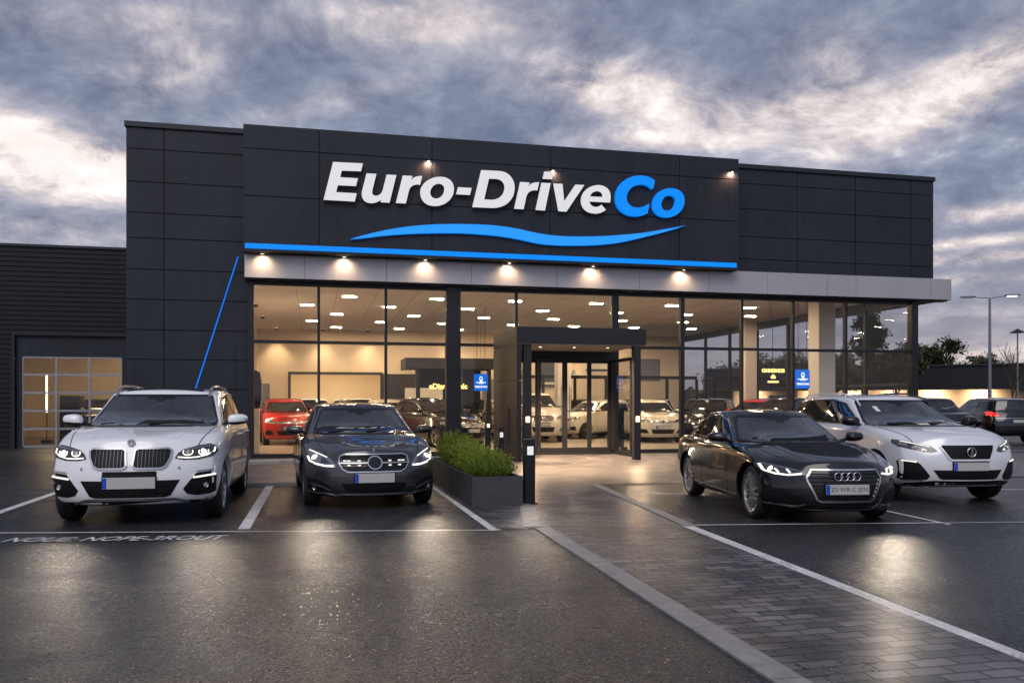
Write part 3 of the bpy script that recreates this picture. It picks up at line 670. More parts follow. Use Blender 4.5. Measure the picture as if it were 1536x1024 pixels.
def leaves(name, pts, m, parent, size, stretch=2.2, seed=1):
    """pts: list of (position, outward normal, shade)"""
    rnd = random.Random(seed); V = []; F = []; S = []
    for p, nrm, sh in pts:
        d = Vector((rnd.gauss(0, .6), rnd.gauss(0, .6), rnd.gauss(0, .6))) + Vector(nrm)
        if d.length < 1e-3: continue
        d.normalize(); a = d.cross(Vector((rnd.random(), rnd.random(), rnd.random()))).normalized()
        L = size * rnd.uniform(.6, 1.4); w = L / stretch; p = Vector(p); n = len(V)
        V += [tuple(p - a * w * .5), tuple(p + d * L * .5 - a * w * .3), tuple(p + d * L), tuple(p + d * L * .5 + a * w * .7)]
        F.append((n, n + 1, n + 2, n + 3)); S.append(min(1, max(0, sh + rnd.uniform(-.3, .3))))
    me = bpy.data.meshes.new(name); me.from_pydata(V, [], F); me.materials.append(m)
    at = me.attributes.new('leafshade', 'FLOAT', 'FACE'); at.data.foreach_set('value', S)
    o = bpy.data.objects.new(name, me); COL.objects.link(o); o.parent = parent
    return o
def shrub(x, y, rx, ry, hh, seed, label):
    rnd = random.Random(seed)
    t = thing('shrub', label, 'shrub', (x, y, .33), 0, 'green shrubs in the planter')
    mb = MB(); pts = []; tone = {20: -.08, 21: .16, 22: .22, 23: .05, 24: .0}[seed]
    for k in range(26):      # woody sprays, each one tipped with fine leaves
        w = rnd.uniform(0, 6.28); q = math.sqrt(rnd.random()); ex, ey = math.cos(w) * q * rx * .9, math.sin(w) * q * ry * .9
        top = hh * (1 - .45 * q * q) * rnd.uniform(.8, 1.08)
        base = Vector((ex * .35, ey * .35, 0)); tip = Vector((ex, ey, top))
        mb.tube([tuple(base), tuple((base + tip) / 2 + Vector((0, 0, .03))), tuple(tip)], [.007, .005, .002], 5)
    for k in range(7500):
        w = rnd.uniform(0, 6.28); q = rnd.random() ** .42; ph = rnd.uniform(-.15, 1)
        v = Vector((math.cos(w) * math.sqrt(max(0, 1 - ph * ph)), math.sin(w) * math.sqrt(max(0, 1 - ph * ph)), ph))
        bump = 1 + .13 * math.sin(5 * w + seed) * math.cos(4 * ph) + .10 * math.sin(11 * w + 7 * ph) + (.12 if rnd.random() < .12 else 0)
        p = Vector((v.x * rx, v.y * ry, v.z * hh * .55 + hh * .45)) * (q * bump)
        p.z = max(.0, p.z)
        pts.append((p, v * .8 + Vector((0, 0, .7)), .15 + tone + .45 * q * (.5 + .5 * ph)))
    for k in range(70):      # loose sprigs standing out of the mass
        w = rnd.uniform(0, 6.28); q = math.sqrt(rnd.random()); o_ = Vector((math.cos(w) * q * rx, math.sin(w) * q * ry, hh * (1 - .4 * q * q)))
        dr = Vector((math.cos(w) * q * .7, math.sin(w) * q * .7, 1)).normalized(); ln = rnd.uniform(.05, .15)
        for i in range(26):
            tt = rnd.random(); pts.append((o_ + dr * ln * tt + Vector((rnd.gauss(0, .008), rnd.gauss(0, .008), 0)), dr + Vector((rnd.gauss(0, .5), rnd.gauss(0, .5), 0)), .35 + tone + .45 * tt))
    pts = [p for p in pts if math.sin(p[0].x * 17 + seed) + math.sin(p[0].y * 15 + seed * 2) + math.sin(p[0].z * 19) > -1.75 + rnd.gauss(0, .3)]
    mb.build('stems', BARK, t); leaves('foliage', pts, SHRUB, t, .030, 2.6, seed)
    return t
for k, (y, hh, lab) in enumerate(((11.75, .30, 'round dark green shrub nearest the camera at the front of the planter'),
                                  (12.45, .33, 'bright green shrub second from the front of the planter'),
                                  (13.2, .37, 'yellow green shrub in the middle of the planter'),
                                  (13.95, .39, 'bushy shrub second from the back of the planter'),
                                  (14.8, .50, 'tall feathery shrub at the back end of the planter'))):
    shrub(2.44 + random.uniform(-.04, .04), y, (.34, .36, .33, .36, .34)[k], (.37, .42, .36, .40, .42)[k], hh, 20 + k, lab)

# ------------------------------------------------------------------ bollards
def bollard(x, y, hh, label, rz=0, lit='front', w=.135):
    t = thing('bollard', label, 'bollard', (x, y, .012), rz, 'black bollards around the entrance')
    MB().box(-w / 2, w / 2, -w / 2, w / 2, 0, hh).build('post', BOLL, t, bevel=.012)
    if lit == 'front':
        L = MB().box(-w * .30, w * .30, -w / 2 - .004, -w / 2 + .003, hh - .22, hh - .10).build('light_panel', BLIGHT, t, bevel=.002)
        spot(t, (0, -w / 2 - .02, hh - .16), (0, -w / 2 - 1.1, 0), 16, 100, 1.0, (1, .84, .66))
    elif lit == 'top':
        MB().box(-w * .25, w * .25, -w / 2 - .004, -w / 2 + .003, hh - .13, hh - .05).build('light_panel', WLIGHT, t, bevel=.002)
    MB().box(-w / 2 - .03, w / 2 + .03, -w / 2 - .03, w / 2 + .03, -.001, .01).build('base_plate', BOLL, t)
    return t
bollard(2.95, 11.62, .90, 'black square bollard with a white light panel in front of the planter', w=.15)
bollard(3.98, 19.6, .98, 'slim bollard with a glowing amber light behind the planter shrubs', lit='top', w=.12)
bollard(4.36, 19.9, .82, 'dark bollard with a white panel beside the canopy side wall', w=.13)
bollard(3.42, 20.6, .70, 'plain dark bollard behind the shrubs beside the glass', lit=None, w=.14)

# ------------------------------------------------------------------ cars
def paint(name, col, rough=.28, metal=.0, coat=1.0, spec=.5):
    return pbr(name, col, rough, metal=metal, coat=coat, var=.02, vscale=2, spec=spec)
P_WHITE = paint('white_car_paint', (.86, .865, .88), .22)
P_WHITE2 = paint('cool_white_car_paint', (.74, .75, .79), .24, metal=.1)
P_GREY = paint('charcoal_car_paint', (.040, .041, .047), .26, metal=.45)
P_BLACK = paint('black_car_paint', (.0035, .004, .0065), .18, metal=.0, spec=.2)
P_RED = paint('red_car_paint', (.42, .012, .010), .3, metal=.1)
P_IVORY = paint('warm_white_car_paint', (.68, .62, .50), .3)
BLK = pbr('black_plastic', (.007, .007, .008), .5, spec=.22)
BLKG = pbr('gloss_black', (.006, .006, .007), .12)
CARG = pbr('car_glass', (.014, .017, .020), .035, coat=.6, spec=.8)
CARG2 = pbr('privacy_glass', (.006, .006, .007), .05, coat=.5, spec=.7)
CHR = pbr('chrome', (.62, .62, .64), .16, metal=1.0)
SATIN = pbr('satin_silver_trim', (.42, .42, .44), .3, metal=.9)
TYRE = pbr('tyre_rubber', (.012, .012, .012), .7, bump=.2, bscale=90)
RIM = pbr('alloy_rim', (.42, .42, .43), .25, metal=.85)
RIMD = pbr('rim_barrel', (.006, .006, .007), .6, spec=.2)
DISCM = pbr('brake_disc', (.06, .06, .06), .45, metal=.7)
WELL = pbr('wheel_well', (.004, .004, .004), .9)
SLAT = pbr('slat_grey', (.11, .11, .12), .3, metal=.7)
GAP = pbr('panel_gap', (.006, .006, .007), .8)
LAMPI = pbr('lamp_reflector', (.32, .32, .34), .18, metal=.85)
LAMPD = pbr('lamp_housing', (.03, .03, .033), .15, coat=1.0)
DRL = emis('daytime_running_light', (1.0, .93, .84), 2.2)
BEAM = emis('headlight_beam', (1.0, .88, .74), 5.0)
DIM_GLOW = emis('dim_light_and_glint', (1.0, .93, .86), 1.3)
FOGL = emis('fog_light', (1.0, .9, .76), 3.0)
LENSO = pbr('unlit_lens', (.45, .44, .42), .2)
REDL = pbr('tail_lamp_red', (.45, .01, .008), .2, coat=1, emit=(1, .03, .02), estr=.9)
PLATE = pbr('number_plate_white', (.48, .475, .46), .45)
PBLUE = pbr('plate_blue', (.005, .07, .50), .4)
EMBLEM = pbr('emblem_blue', (.01, .02, .06), .25, coat=1)
GLYPH = pbr('plate_character', (.03, .03, .03), .5)
CABIN = pbr('cabin_dark', (.03, .03, .032), .8)
STICK = pbr('white_sticker', (.70, .72, .62), .5)

def interp(keys, x):
    return float(np.interp(x, [k[0] for k in keys], [k[1] for k in keys]))
def smoothi(keys, x):
    # Catmull-Rom through the keys
    xs = [k[0] for k in keys]; vs = [k[1] for k in keys]
    if x <= xs[0]: return vs[0]
    if x >= xs[-1]: return vs[-1]
    i = max(j for j in range(len(xs)) if xs[j] <= x); i = min(i, len(xs) - 2)
    h = xs[i + 1] - xs[i]; t = (x - xs[i]) / h
    def slope(j):
        if j == 0: return (vs[1] - vs[0]) / (xs[1] - xs[0])
        if j == len(xs) - 1: return (vs[-1] - vs[-2]) / (xs[-1] - xs[-2])
        a = (vs[j] - vs[j - 1]) / (xs[j] - xs[j - 1]); b = (vs[j + 1] - vs[j]) / (xs[j + 1] - xs[j])
        return 0 if a * b <= 0 else 2 * a * b / (a + b)
    m0, m1 = slope(i) * h, slope(i + 1) * h
    return (2 * t**3 - 3 * t**2 + 1) * vs[i] + (t**3 - 2 * t**2 + t) * m0 + (-2 * t**3 + 3 * t**2) * vs[i + 1] + (t**3 - t**2) * m1

def lattice_shell(ni, nk, nj, fn, sub=2):
    """closed box of quads, every vertex placed by fn(u, a, t); returns a subdivided mesh's bmesh"""
    idx = {}; bm = bmesh.new()
    def V(i, k, j):
        key = (i, k, j)
        if key not in idx: idx[key] = bm.verts.new(fn(i / ni, 2 * k / nk - 1, j / nj))
        return idx[key]
    for i in range(ni):
        for k in range(nk):
            bm.faces.new((V(i, k, nj), V(i + 1, k, nj), V(i + 1, k + 1, nj), V(i, k + 1, nj)))
            bm.faces.new((V(i, k, 0), V(i, k + 1, 0), V(i + 1, k + 1, 0), V(i + 1, k, 0)))
        for j in range(nj):
            bm.faces.new((V(i, 0, j), V(i + 1, 0, j), V(i + 1, 0, j + 1), V(i, 0, j + 1)))
            bm.faces.new((V(i, nk, j), V(i, nk, j + 1), V(i + 1, nk, j + 1), V(i + 1, nk, j)))
    for k in range(nk):
        for j in range(nj):
            bm.faces.new((V(0, k, j), V(0, k, j + 1), V(0, k + 1, j + 1), V(0, k + 1, j)))
            bm.faces.new((V(ni, k, j), V(ni, k + 1, j), V(ni, k + 1, j + 1), V(ni, k, j + 1)))
    bmesh.ops.recalc_face_normals(bm, faces=bm.faces)
    me = bpy.data.meshes.new('shell'); bm.to_mesh(me); bm.free()
    o = bpy.data.objects.new('shell', me); COL.objects.link(o)
    m = o.modifiers.new('s', 'SUBSURF'); m.levels = sub; m.render_levels = sub
    out = bpy.data.meshes.new_from_object(o.evaluated_get(bpy.context.evaluated_depsgraph_get()))
    bpy.data.objects.remove(o); bpy.data.meshes.remove(me)
    return out

class Car:
    """x runs forward, nose at +L/2; y to the car's left; z up"""
    def __init__(s, sp): s.sp = sp; s.make_shells()
    def make_shells(s):
        sp = s.sp; L, Wd = sp['L'], sp['W']
        hw = Wd / 2; xn = L / 2
        s.xf = xn - sp['front_axle']; s.xr = s.xf - sp['wb']
        top, bot = sp['top'], sp['bot']          # keyed by distance behind the nose
        prof = sp.get('prof', [(0, .90), (.12, .965), (.35, 1.0), (.55, .995), (.68, .975), (.80, .985), (.92, .955), (1, .88)])
        sweep, nosef, tailf = sp['sweep'], sp['nosef'], sp['tailf']
        us = sp.get('us', [0, .012, .035, .07, .11, .16, .215, .27, .33, .39, .45, .51, .57, .63, .69, .75, .81, .86, .905, .945, .975, 1.0])
        ni = len(us) - 1
        crown = sp.get('crown', .05)
        def low(u, a, t):
            f = np.interp(u, [i / ni for i in range(ni + 1)], us)
            d = f * L; x = xn - d
            zt, zb = smoothi(top, d), smoothi(bot, d)
            t2 = [0, .10, .27, .44, .60, .74, .86, .94, 1.0][round(t * 8)]
            w = hw * (1 - .05 * abs(1 - 2 * f) ** 6) * smoothi(prof, t2)
            for xw in (s.xf, s.xr): w += .018 * math.exp(-((x - xw) / .38) ** 2) * math.exp(-((t2 - .38) / .3) ** 2)
            edge = sp.get('pinch_f', .10) * max(0, 1 - d / .9) ** 2 + sp.get('pinch_r', .08) * max(0, 1 - (L - d) / .8) ** 2
            w *= 1 - edge
            a2 = {0: 0, .25: .30, .5: .58, .75: .84, 1: 1.0}[round(abs(a) * 4) / 4] * (1 if a >= 0 else -1)
            y = a2 * w
            cr = crown * (1 - a2 * a2) * (1 if d < sp['cowl'] + .4 else .3)
            hl = sp.get('hood_line', .018) * math.exp(-((abs(a2) - .62) / .12) ** 2) if .25 < d < sp['cowl'] else 0
            z = zb + t2 * (zt - zb) + (cr + hl) * max(0, (t2 - .86) / .14) 
            ff = max(0, 1 - d / 1.1) ** 1.6; fr = max(0, 1 - (L - d) / .9) ** 1.6
            x += ff * (smoothi(nosef, z if t2 < 1 else zt) - sweep * abs(a2) ** 2.6)
            x -= fr * (smoothi(tailf, z) - .16 * abs(a2) ** 2.8)
            return (x, y, z)
        s.low = lattice_shell(ni, 8, 8, low, 2)
        gh = sp['gh']      # cowl, screen top, roof rear, tail base distances; zbase, roof keys, wb, wt
        ss = [0, .03, .09, .18, .3, .43, .56, .69, .81, .90, .96, 1.0]
        def up(u, a, t):
            f = np.interp(u, [i / 11 for i in range(12)], ss)
            t2 = [0, .3, .62, .88, 1.0][round(t * 4)]
            a2 = {0: 0, .25: .34, .5: .64, .75: .88, 1: 1.0}[round(abs(a) * 4) / 4] * (1 if a >= 0 else -1)
            x0 = xn - (gh['cowl'] + (gh['stop'] - gh['cowl']) * t2 ** 1.04)
            x1 = xn - (gh['tail'] + (gh['rrear'] - gh['tail']) * t2 ** gh.get('rpow', .9))
            x = x0 + (x1 - x0) * f
            zb = gh['zb']; zt = smoothi(gh['roof'], (xn - x))
            wb_, wt_ = gh['wb'] / 2, gh['wt'] / 2
            w = wb_ + (wt_ - wb_) * t2 ** 1.15
            w *= 1 - gh.get('taper_f', .06) * max(0, 1 - f / .35) ** 2 - gh.get('taper_r', .10) * max(0, (f - .6) / .4) ** 2
            y = a2 * w
            z = zb + (zt - zb) * t2 + .035 * (1 - a2 * a2) * max(0, (t2 - .8) / .2)
            x += -.16 * a2 * a2 * max(0, 1 - f * 3) + .12 * a2 * a2 * max(0, 1 - (1 - f) * 4)
            return (x, y, z)
        s.up = lattice_shell(11, 8, 4, up, 2)
        def bvh(*ms):
            V = []; F = []
            for m in ms:
                n = len(V); V += [v.co.copy() for v in m.vertices]; F += [tuple(n + i for i in p.vertices) for p in m.polygons]
            return BVHTree.FromPolygons(V, F)
        s.bvh = bvh(s.low, s.up)
    def cast(s, axis, p, q, fallback=True):
        o, d = {'f': ((9, p, q), (-1, 0, 0)), 'b': ((-9, p, q), (1, 0, 0)), 'l': ((p, 9, q), (0, -1, 0)), 'r': ((p, -9, q), (0, 1, 0)), 't': ((p, q, 9), (0, 0, -1))}[axis]
        h = s.bvh.ray_cast(Vector(o), Vector(d))
        if h[0] is None:
            if not fallback: return None
            base = {'f': (s.sp['L'] / 2 - .25, p, q), 'b': (-s.sp['L'] / 2 + .2, p, q), 'l': (p, s.sp['W'] / 2, q), 'r': (p, -s.sp['W'] / 2, q), 't': (p, q, 1.2)}[axis]
            h = s.bvh.find_nearest(Vector(base))
        return h[0], h[1]
    def patch(s, name, mats, axis, outline, off=.004, res=.05, parent=None, mb=None, mi=0, depth=.012, label=None):
        """a panel cut to outline (2D on the given axis) that follows the body's surface"""
        bm = bmesh.new()
        vs = [bm.verts.new((p, q, 0)) for p, q in outline]
        bm.faces.new(vs)
        bmesh.ops.triangulate(bm, faces=bm.faces[:])
        for ax in (0, 1):
            lo = min(v[ax] for v in outline); hi = max(v[ax] for v in outline)
            n = int((hi - lo) / res)
            for k in range(1, n + 1):
                c = [0, 0, 0]; c[ax] = lo + (hi - lo) * k / (n + 1); nn = [0, 0, 0]; nn[ax] = 1
                bmesh.ops.bisect_plane(bm, geom=bm.verts[:] + bm.edges[:] + bm.faces[:], plane_co=c, plane_no=nn, dist=1e-5)
        bmesh.ops.remove_doubles(bm, verts=bm.verts[:], dist=1e-5)
        bm.verts.index_update()
        own = mb is None
        if own: mb = MB()
        mb.mi = mi
        n0 = len(mb.v); nv = len(bm.verts); top = []; botm = []
        for v in bm.verts:
            h, n = s.cast(axis, v.co.x, v.co.y)
            top.append(tuple(h + n * off)); botm.append(tuple(h - n * depth))
        mb.v += top + botm
        for f in bm.faces:
            mb.face([n0 + v.index for v in f.verts])
        for e in bm.edges:
            if len(e.link_faces) == 1:
                a, b = e.verts[0].index, e.verts[1].index
                mb.face((n0 + a, n0 + b, n0 + nv + b, n0 + nv + a))
        bm.free()
        if own: return mb.build(name, mats, parent if parent is not None else s.root, smooth=35, label=label)
    def strip(s, name, mats, axis, pts, w, off=.006, parent=None, mb=None, mi=0, depth=.01, closed=False, step=.04, label=None):
        P = [Vector(p).to_2d() for p in pts]
        if closed: P.append(P[0].copy())
        Q = []
        for a, b in zip(P[:-1], P[1:]):
            n = max(1, int((b - a).length / step))
            Q += [a + (b - a) * i / n for i in range(n)]
        Q.append(P[-1])
        own = mb is None
        if own: mb = MB()
        mb.mi = mi; n0 = len(mb.v)
        for i, q in enumerate(Q):
            if closed and i in (0, len(Q) - 1): t = (Q[1] - Q[0]).normalized() + (Q[-1] - Q[-2]).normalized()
            else: t = (Q[min(i + 1, len(Q) - 1)] - Q[i]).normalized() + (Q[i] - Q[max(i - 1, 0)]).normalized()
            if t.length < 1e-6: t = Vector((1, 0))
            t.normalize(); nn = Vector((-t.y, t.x)) * w / 2
            l = s.cast(axis, *(q + nn)); r = s.cast(axis, *(q - nn))
            mb.v += [tuple(l[0] + l[1] * off), tuple(r[0] + r[1] * off), tuple(l[0] - l[1] * depth), tuple(r[0] - r[1] * depth)]
        for i in range(len(Q) - 1):
            a, b = n0 + 4 * i, n0 + 4 * (i + 1)
            mb.face((a, a + 1, b + 1, b)); mb.face((a, b, b + 2, a + 2)); mb.face((a + 1, a + 3, b + 3, b + 1))
        if own: return mb.build(name, mats, parent if parent is not None else s.root, smooth=35, label=label)
    def body(s, m):
        sp = s.sp; hw = sp['W'] / 2; rr = sp['r'] + .045
        lowo = bpy.data.objects.new('tmp', s.low); COL.objects.link(lowo)
        cut = MB()
        for xw in (s.xf, s.xr):
            for sg in (-1, 1):
                y0, y1 = sorted((sg * (hw - .30), sg * (hw + .2)))
                mb = MB(); mb.lathe([(rr, y0), (rr, y1)], 40, 'y', (xw, 0, sp['r']), cap=True)
                n = len(cut.v); cut.v += mb.v; cut.f += [tuple(i + n for i in f) for f in mb.f]; cut.m += [0] * len(mb.f)
        co = cut.build('cutter', WELL)
        b = lowo.modifiers.new('b', 'BOOLEAN'); b.operation = 'DIFFERENCE'; b.object = co; b.solver = 'EXACT'
        me = bpy.data.meshes.new_from_object(lowo.evaluated_get(bpy.context.evaluated_depsgraph_get()))
        bpy.data.objects.remove(lowo); cm = co.data; bpy.data.objects.remove(co); bpy.data.meshes.remove(cm)
        bm = bmesh.new(); bm.from_mesh(me); bm.from_mesh(s.up); bm.normal_update()
        roof_black = sp.get('black_roof')
        gz = sp['gh']
        for f in bm.faces:
            f.smooth = True; f.material_index = 0
            c = f.calc_center_median(); near = min((c - Vector((xw, c.y, sp['r']))).length for xw in (s.xf, s.xr))
            if c.z < sp['r'] + rr and abs(c.y) > hw - .32 and near < rr + .002:
                if abs(near - rr) < .006 or abs(abs(c.y) - (hw - .30)) < .004: f.material_index = 1
            if f.normal.z < -.75 and c.z < .45: f.material_index = 2
            if roof_black and f.normal.z > .5 and c.z > gz['zb'] + .25: f.material_index = 3
        bm.to_mesh(me); bm.free()
        me.materials.clear()
        for q in (m, WELL, BLK, BLK): me.materials.append(q)
        me.set_sharp_from_angle(angle=R(38))
        o = bpy.data.objects.new('body', me); COL.objects.link(o); o.parent = s.root
        return o
    def wheel(s, x, sg, spokes=5, double=True, rim_mat=None, steer=0):
        sp = s.sp; r = sp['r']; w = sp.get('tw', .225); rim_r = r * sp.get('rimf', .70)
        key = ('wheel', r, w, spokes, double, sp.get('rimf', .70))
        wy = sg * (sp['W'] / 2 - .04 - w / 2)
        if key not in Car.cache:
            ty = MB(); h = w / 2
            ty.lathe([(rim_r, -h * .75), (rim_r + .012, -h * .93), (rim_r + (r - rim_r) * .5, -h * 1.0), (r - .03, -h * .93), (r - .006, -h * .78), (r, -h * .5), (r, -h * .2), (r - .007, -h * .18), (r - .007, -h * .12), (r, -h * .1), (r, h * .1), (r - .007, h * .12), (r - .007, h * .18), (r, h * .2), (r, h * .5), (r - .006, h * .78), (r - .03, h * .93), (rim_r + (r - rim_r) * .5, h), (rim_r + .012, h * .93), (rim_r, h * .75)], 48)
            tm = ty.mesh('tyre', TYRE, 40)
            rb = MB(); rb.mat(1)
            rb.lathe([(rim_r, -h * .8), (rim_r - .015, -h * .5), (rim_r - .03, h * .55)], 48)
            rb.lathe([(.001, h * .05), (rim_r - .02, h * .05)], 40)       # dark disc and brake behind the spokes
            rb.mat(2).lathe([(rim_r * .30, h * .12), (rim_r * .62, h * .12), (rim_r * .62, h * .18), (rim_r * .30, h * .18)], 36)
            rb.mat(0)
            rb.lathe([(rim_r - .028, h * .62), (rim_r - .012, h * .88), (rim_r + .004, h * .93), (rim_r + .006, h * .80)], 48)
            rb.lathe([(.001, h * .80), (.030, h * .80), (.055, h * .74), (.062, h * .45)], 24)
            n = spokes
            for k in range(n):
                for dd in ((-.16, .16) if double else (0,)):
                    a0 = 2 * math.pi * k / n + dd * .55; a1 = 2 * math.pi * k / n + dd * 1.55 if double else a0
                    p0 = Vector((math.cos(a0) * .045, 0, math.sin(a0) * .045)); p1 = Vector((math.cos(a1) * (rim_r - .012), 0, math.sin(a1) * (rim_r - .012)))
                    t = (p1 - p0).normalized(); q = Vector((-t.z, 0, t.x)); w0, w1 = (.017, .012) if double else (.03, .02)
                    i0 = len(rb.v)
                    for p, ww, yy in ((p0, w0, h * .72), (p1, w1, h * .82)):
                        for s1 in (-1, 1):
                            for y2 in (yy, yy - .03):
                                v = p + q * s1 * ww * (1 if y2 == yy else 1.3); rb.v.append((v.x, y2, v.z))
                    for qd in ((0, 2, 6, 4), (1, 5, 7, 3), (0, 4, 5, 1), (2, 3, 7, 6), (0, 1, 3, 2), (4, 6, 7, 5)): rb.face([i0 + z for z in qd])
            rm = rb.mesh('rim', [rim_mat or RIM, RIMD, DISCM], 40)
            Car.cache[key] = (tm, rm)
        tm, rm = Car.cache[key]
        wh = bpy.data.objects.new('wheel', rm); COL.objects.link(wh); wh.parent = s.root
        wh.location = (x, wy, r); wh.rotation_euler = (0, random.uniform(0, 1), (0 if sg > 0 else math.pi) + R(steer))
        t = bpy.data.objects.new('tyre', tm); COL.objects.link(t); t.parent = wh
        return wh
    cache = {}
    def mirror(s, sg, x, z, m, y=None, size=(.17, .12, .115)):
        sp = s.sp; lx, ly, lz = size
        y = y if y is not None else sp['W'] / 2 + .02
        bm = bmesh.new(); bmesh.ops.create_cube(bm, size=1)
        bmesh.ops.subdivide_edges(bm, edges=bm.edges[:], cuts=3, use_grid_fill=True)
        for v in bm.verts:
            c = v.co; d = Vector((c.x, c.y, c.z)); n = d.normalized() * .5 * 1.15
            v.co = d.lerp(n, .72)
            if v.co.x < -.2: v.co.x = -.28 + (v.co.x + .2) * .1
            v.co.z -= .12 * (v.co.y * sg) * -1 * .5
            v.co.z *= 1 - .18 * (v.co.y * sg + .5)
            v.co.x -= .25 * (v.co.y * sg)
        for f in bm.faces:
            f.smooth = True
            if f.calc_center_median().z < -.18: f.material_index = 1
        for v in bm.verts: v.co = Vector((x + v.co.x * lx * 1.35, sg * y + v.co.y * ly * 2.0, z + v.co.z * lz * 1.35))
        me = bpy.data.meshes.new('wing_mirror'); bm.to_mesh(me); bm.free(); me.materials.append(m); me.materials.append(BLK)
        o = bpy.data.objects.new('wing_mirror', me); COL.objects.link(o); o.parent = s.root
        sm = o.modifiers.new('sub', 'SUBSURF'); sm.levels = sm.render_levels = 1
        st = MB().tube([(x - .01, sg * (y - ly), z - lz * .35), (x - .02, sg * (y - ly - .10), z - lz * .75)], [.022, .03], 8); st.build('stalk', BLK, o, smooth=40)
        bk = MB().box(x - .28 * lx * 1.35 - .012, x - .28 * lx * 1.35 - .004, *sorted((sg * y - ly * .75, sg * y + ly * .75)), z - lz * .45, z + lz * .45); bk.build('mirror_glass', CARG, o, bevel=.01)
        return o
    def plate(s, z, half=.26, h=.112, txt=None, x=None, band=True, rear=False):
        sg = -1 if rear else 1
        if x is None: x = max(abs(s.cast('b' if rear else 'f', y, zz)[0].x) for y in (-half, 0, half) for zz in (z - h / 2, z + h / 2)) + .004
        mb = MB().box(*sorted((sg * x, sg * (x + .012))), -half, half, z - h / 2, z + h / 2)
        p = mb.build('number_plate', PLATE, s.root, bevel=.004)
        MB().box(*sorted((sg * (x - .06), sg * (x - .001))), -half - .012, half + .012, z - h / 2 - .012, z + h / 2 + .012).build('plate_holder', BLK, p, bevel=.005)
        if band:
            MB().box(*sorted((sg * (x + .0105), sg * (x + .0135))), *sorted((-sg * half * .995, -sg * (half - .045))), z - h / 2 + .004, z + h / 2 - .004).build('blue_band', PBLUE, p)
        if txt:
            mt = Matrix.Translation((sg * (x + .0137), .02, z)) @ Matrix.Rotation(R(90), 4, 'Z') @ Matrix.Rotation(R(90), 4, 'X')
            put_text('plate_characters', txt, h * .62, GLYPH, mt, p, spacing=1.05)
        return p
    def roundel(s, y, z, r, mats, parent, ring=.2, off=.012, axis='f'):
        h, n = s.cast(axis, y, z)
        mb = MB()
        mb.mat(0).lathe([(r * (1 - ring), 0), (r * (1 - ring), .006), (r, .006), (r, -.03)], 28, 'x')
        mb.mat(1).lathe([(.0005, .003), (r * (1 - ring), .003)], 28, 'x')
        o = mb.build('badge', mats, parent, smooth=35)
        o.rotation_mode = 'QUATERNION'; o.rotation_quaternion = n.to_track_quat('X', 'Z'); o.location = h + n * off
        return o
    def lamp(s, parent, y, z, r, mat, depth=.01, axis='f', name='lens'):
        h, n = s.cast(axis, y, z)
        mb = MB(); mb.mat(1).lathe([(r * 1.02, -.005), (r * 1.25, .004), (r * 1.3, -.008)], 20, 'x'); mb.mat(0).lathe([(.0005, .004), (r * .6, .003), (r, -.002), (r * 1.03, -.01)], 20, 'x')
        o = mb.build(name, [mat, CHR], parent, smooth=50)
        o.rotation_mode = 'QUATERNION'; o.rotation_quaternion = n.to_track_quat('X', 'Z'); o.location = h + n * depth
        return o
    def beam(s, parent, y, z, energy=18, col=(1.0, .84, .66), side=0.0):
        h, n = s.cast('f', y, z)
        p = h + Vector((.05, 0, 0)); spot(parent, tuple(p), tuple(p + Vector((1, side, -z / 2.6))), energy, 44, 1.0, col, .03)
    # both sides at once; outline given for the car's left (+y)
    def pair(s, fn):
        for sg in (1, -1): fn(sg)
    def mir(s, pts, sg): return [(sg * p, q) for p, q in pts]
    def side_glass(s, windows, mat=None, trim=None, chrome=None, res=.09):
        for sg, ax in ((1, 'l'), (-1, 'r')):
            L2 = s.sp['L'] / 2
            if trim: s.patch('window_surround', BLKG, ax, [(L2 - d, z) for d, z in trim], .004, res)
            for k, wdw in enumerate(windows):
                m = mat if not isinstance(mat, (list, tuple)) else mat[min(k, len(mat) - 1)]
                s.patch('side_window', m or CARG, ax, [(L2 - d, z) for d, z in wdw], .009, res, depth=.002)
            if chrome: s.strip('window_trim', chrome[0], ax, [(L2 - d, z) for d, z in trim], chrome[1], .011, closed=True)
    def screens(s, f_out, r_out, mirror_dots=True):
        w = s.patch('windscreen', CARG, 'f', f_out, .007, .10, depth=.004)
        cy = sum(p for p, q in f_out) / len(f_out)
        zt = max(q for p, q in f_out); zb = min(q for p, q in f_out); half = max(p for p, q in f_out)
        # dark frit band, mirror mount and wipers
        fr = MB()
        s.strip(None, None, 'f', f_out, .028, .0085, mb=fr, closed=True, depth=.001)
        s.patch(None, None, 'f', [(-.20, zt - .01), (.20, zt - .01), (.15, zt - .045), (.06, zt - .055), (.04, zt - .085), (-.04, zt - .085), (-.06, zt - .055), (-.15, zt - .045)], .0088, .06, mb=fr, depth=.001)
        fr.build('screen_border', BLKG, w, smooth=30)
        wp = MB()
        for a, b in (((-half * .75, zb + .01), (-.02, zb + .035)), ((.02, zb + .01), (half * .78, zb + .04))):
            s.strip(None, None, 'f', [a, b], .012, .022, mb=wp, depth=-.006)
        wp.build('wiper', BLK, w)
        if r_out: s.patch('rear_window', CARG2, 'b', r_out, .006, .1, depth=.004)
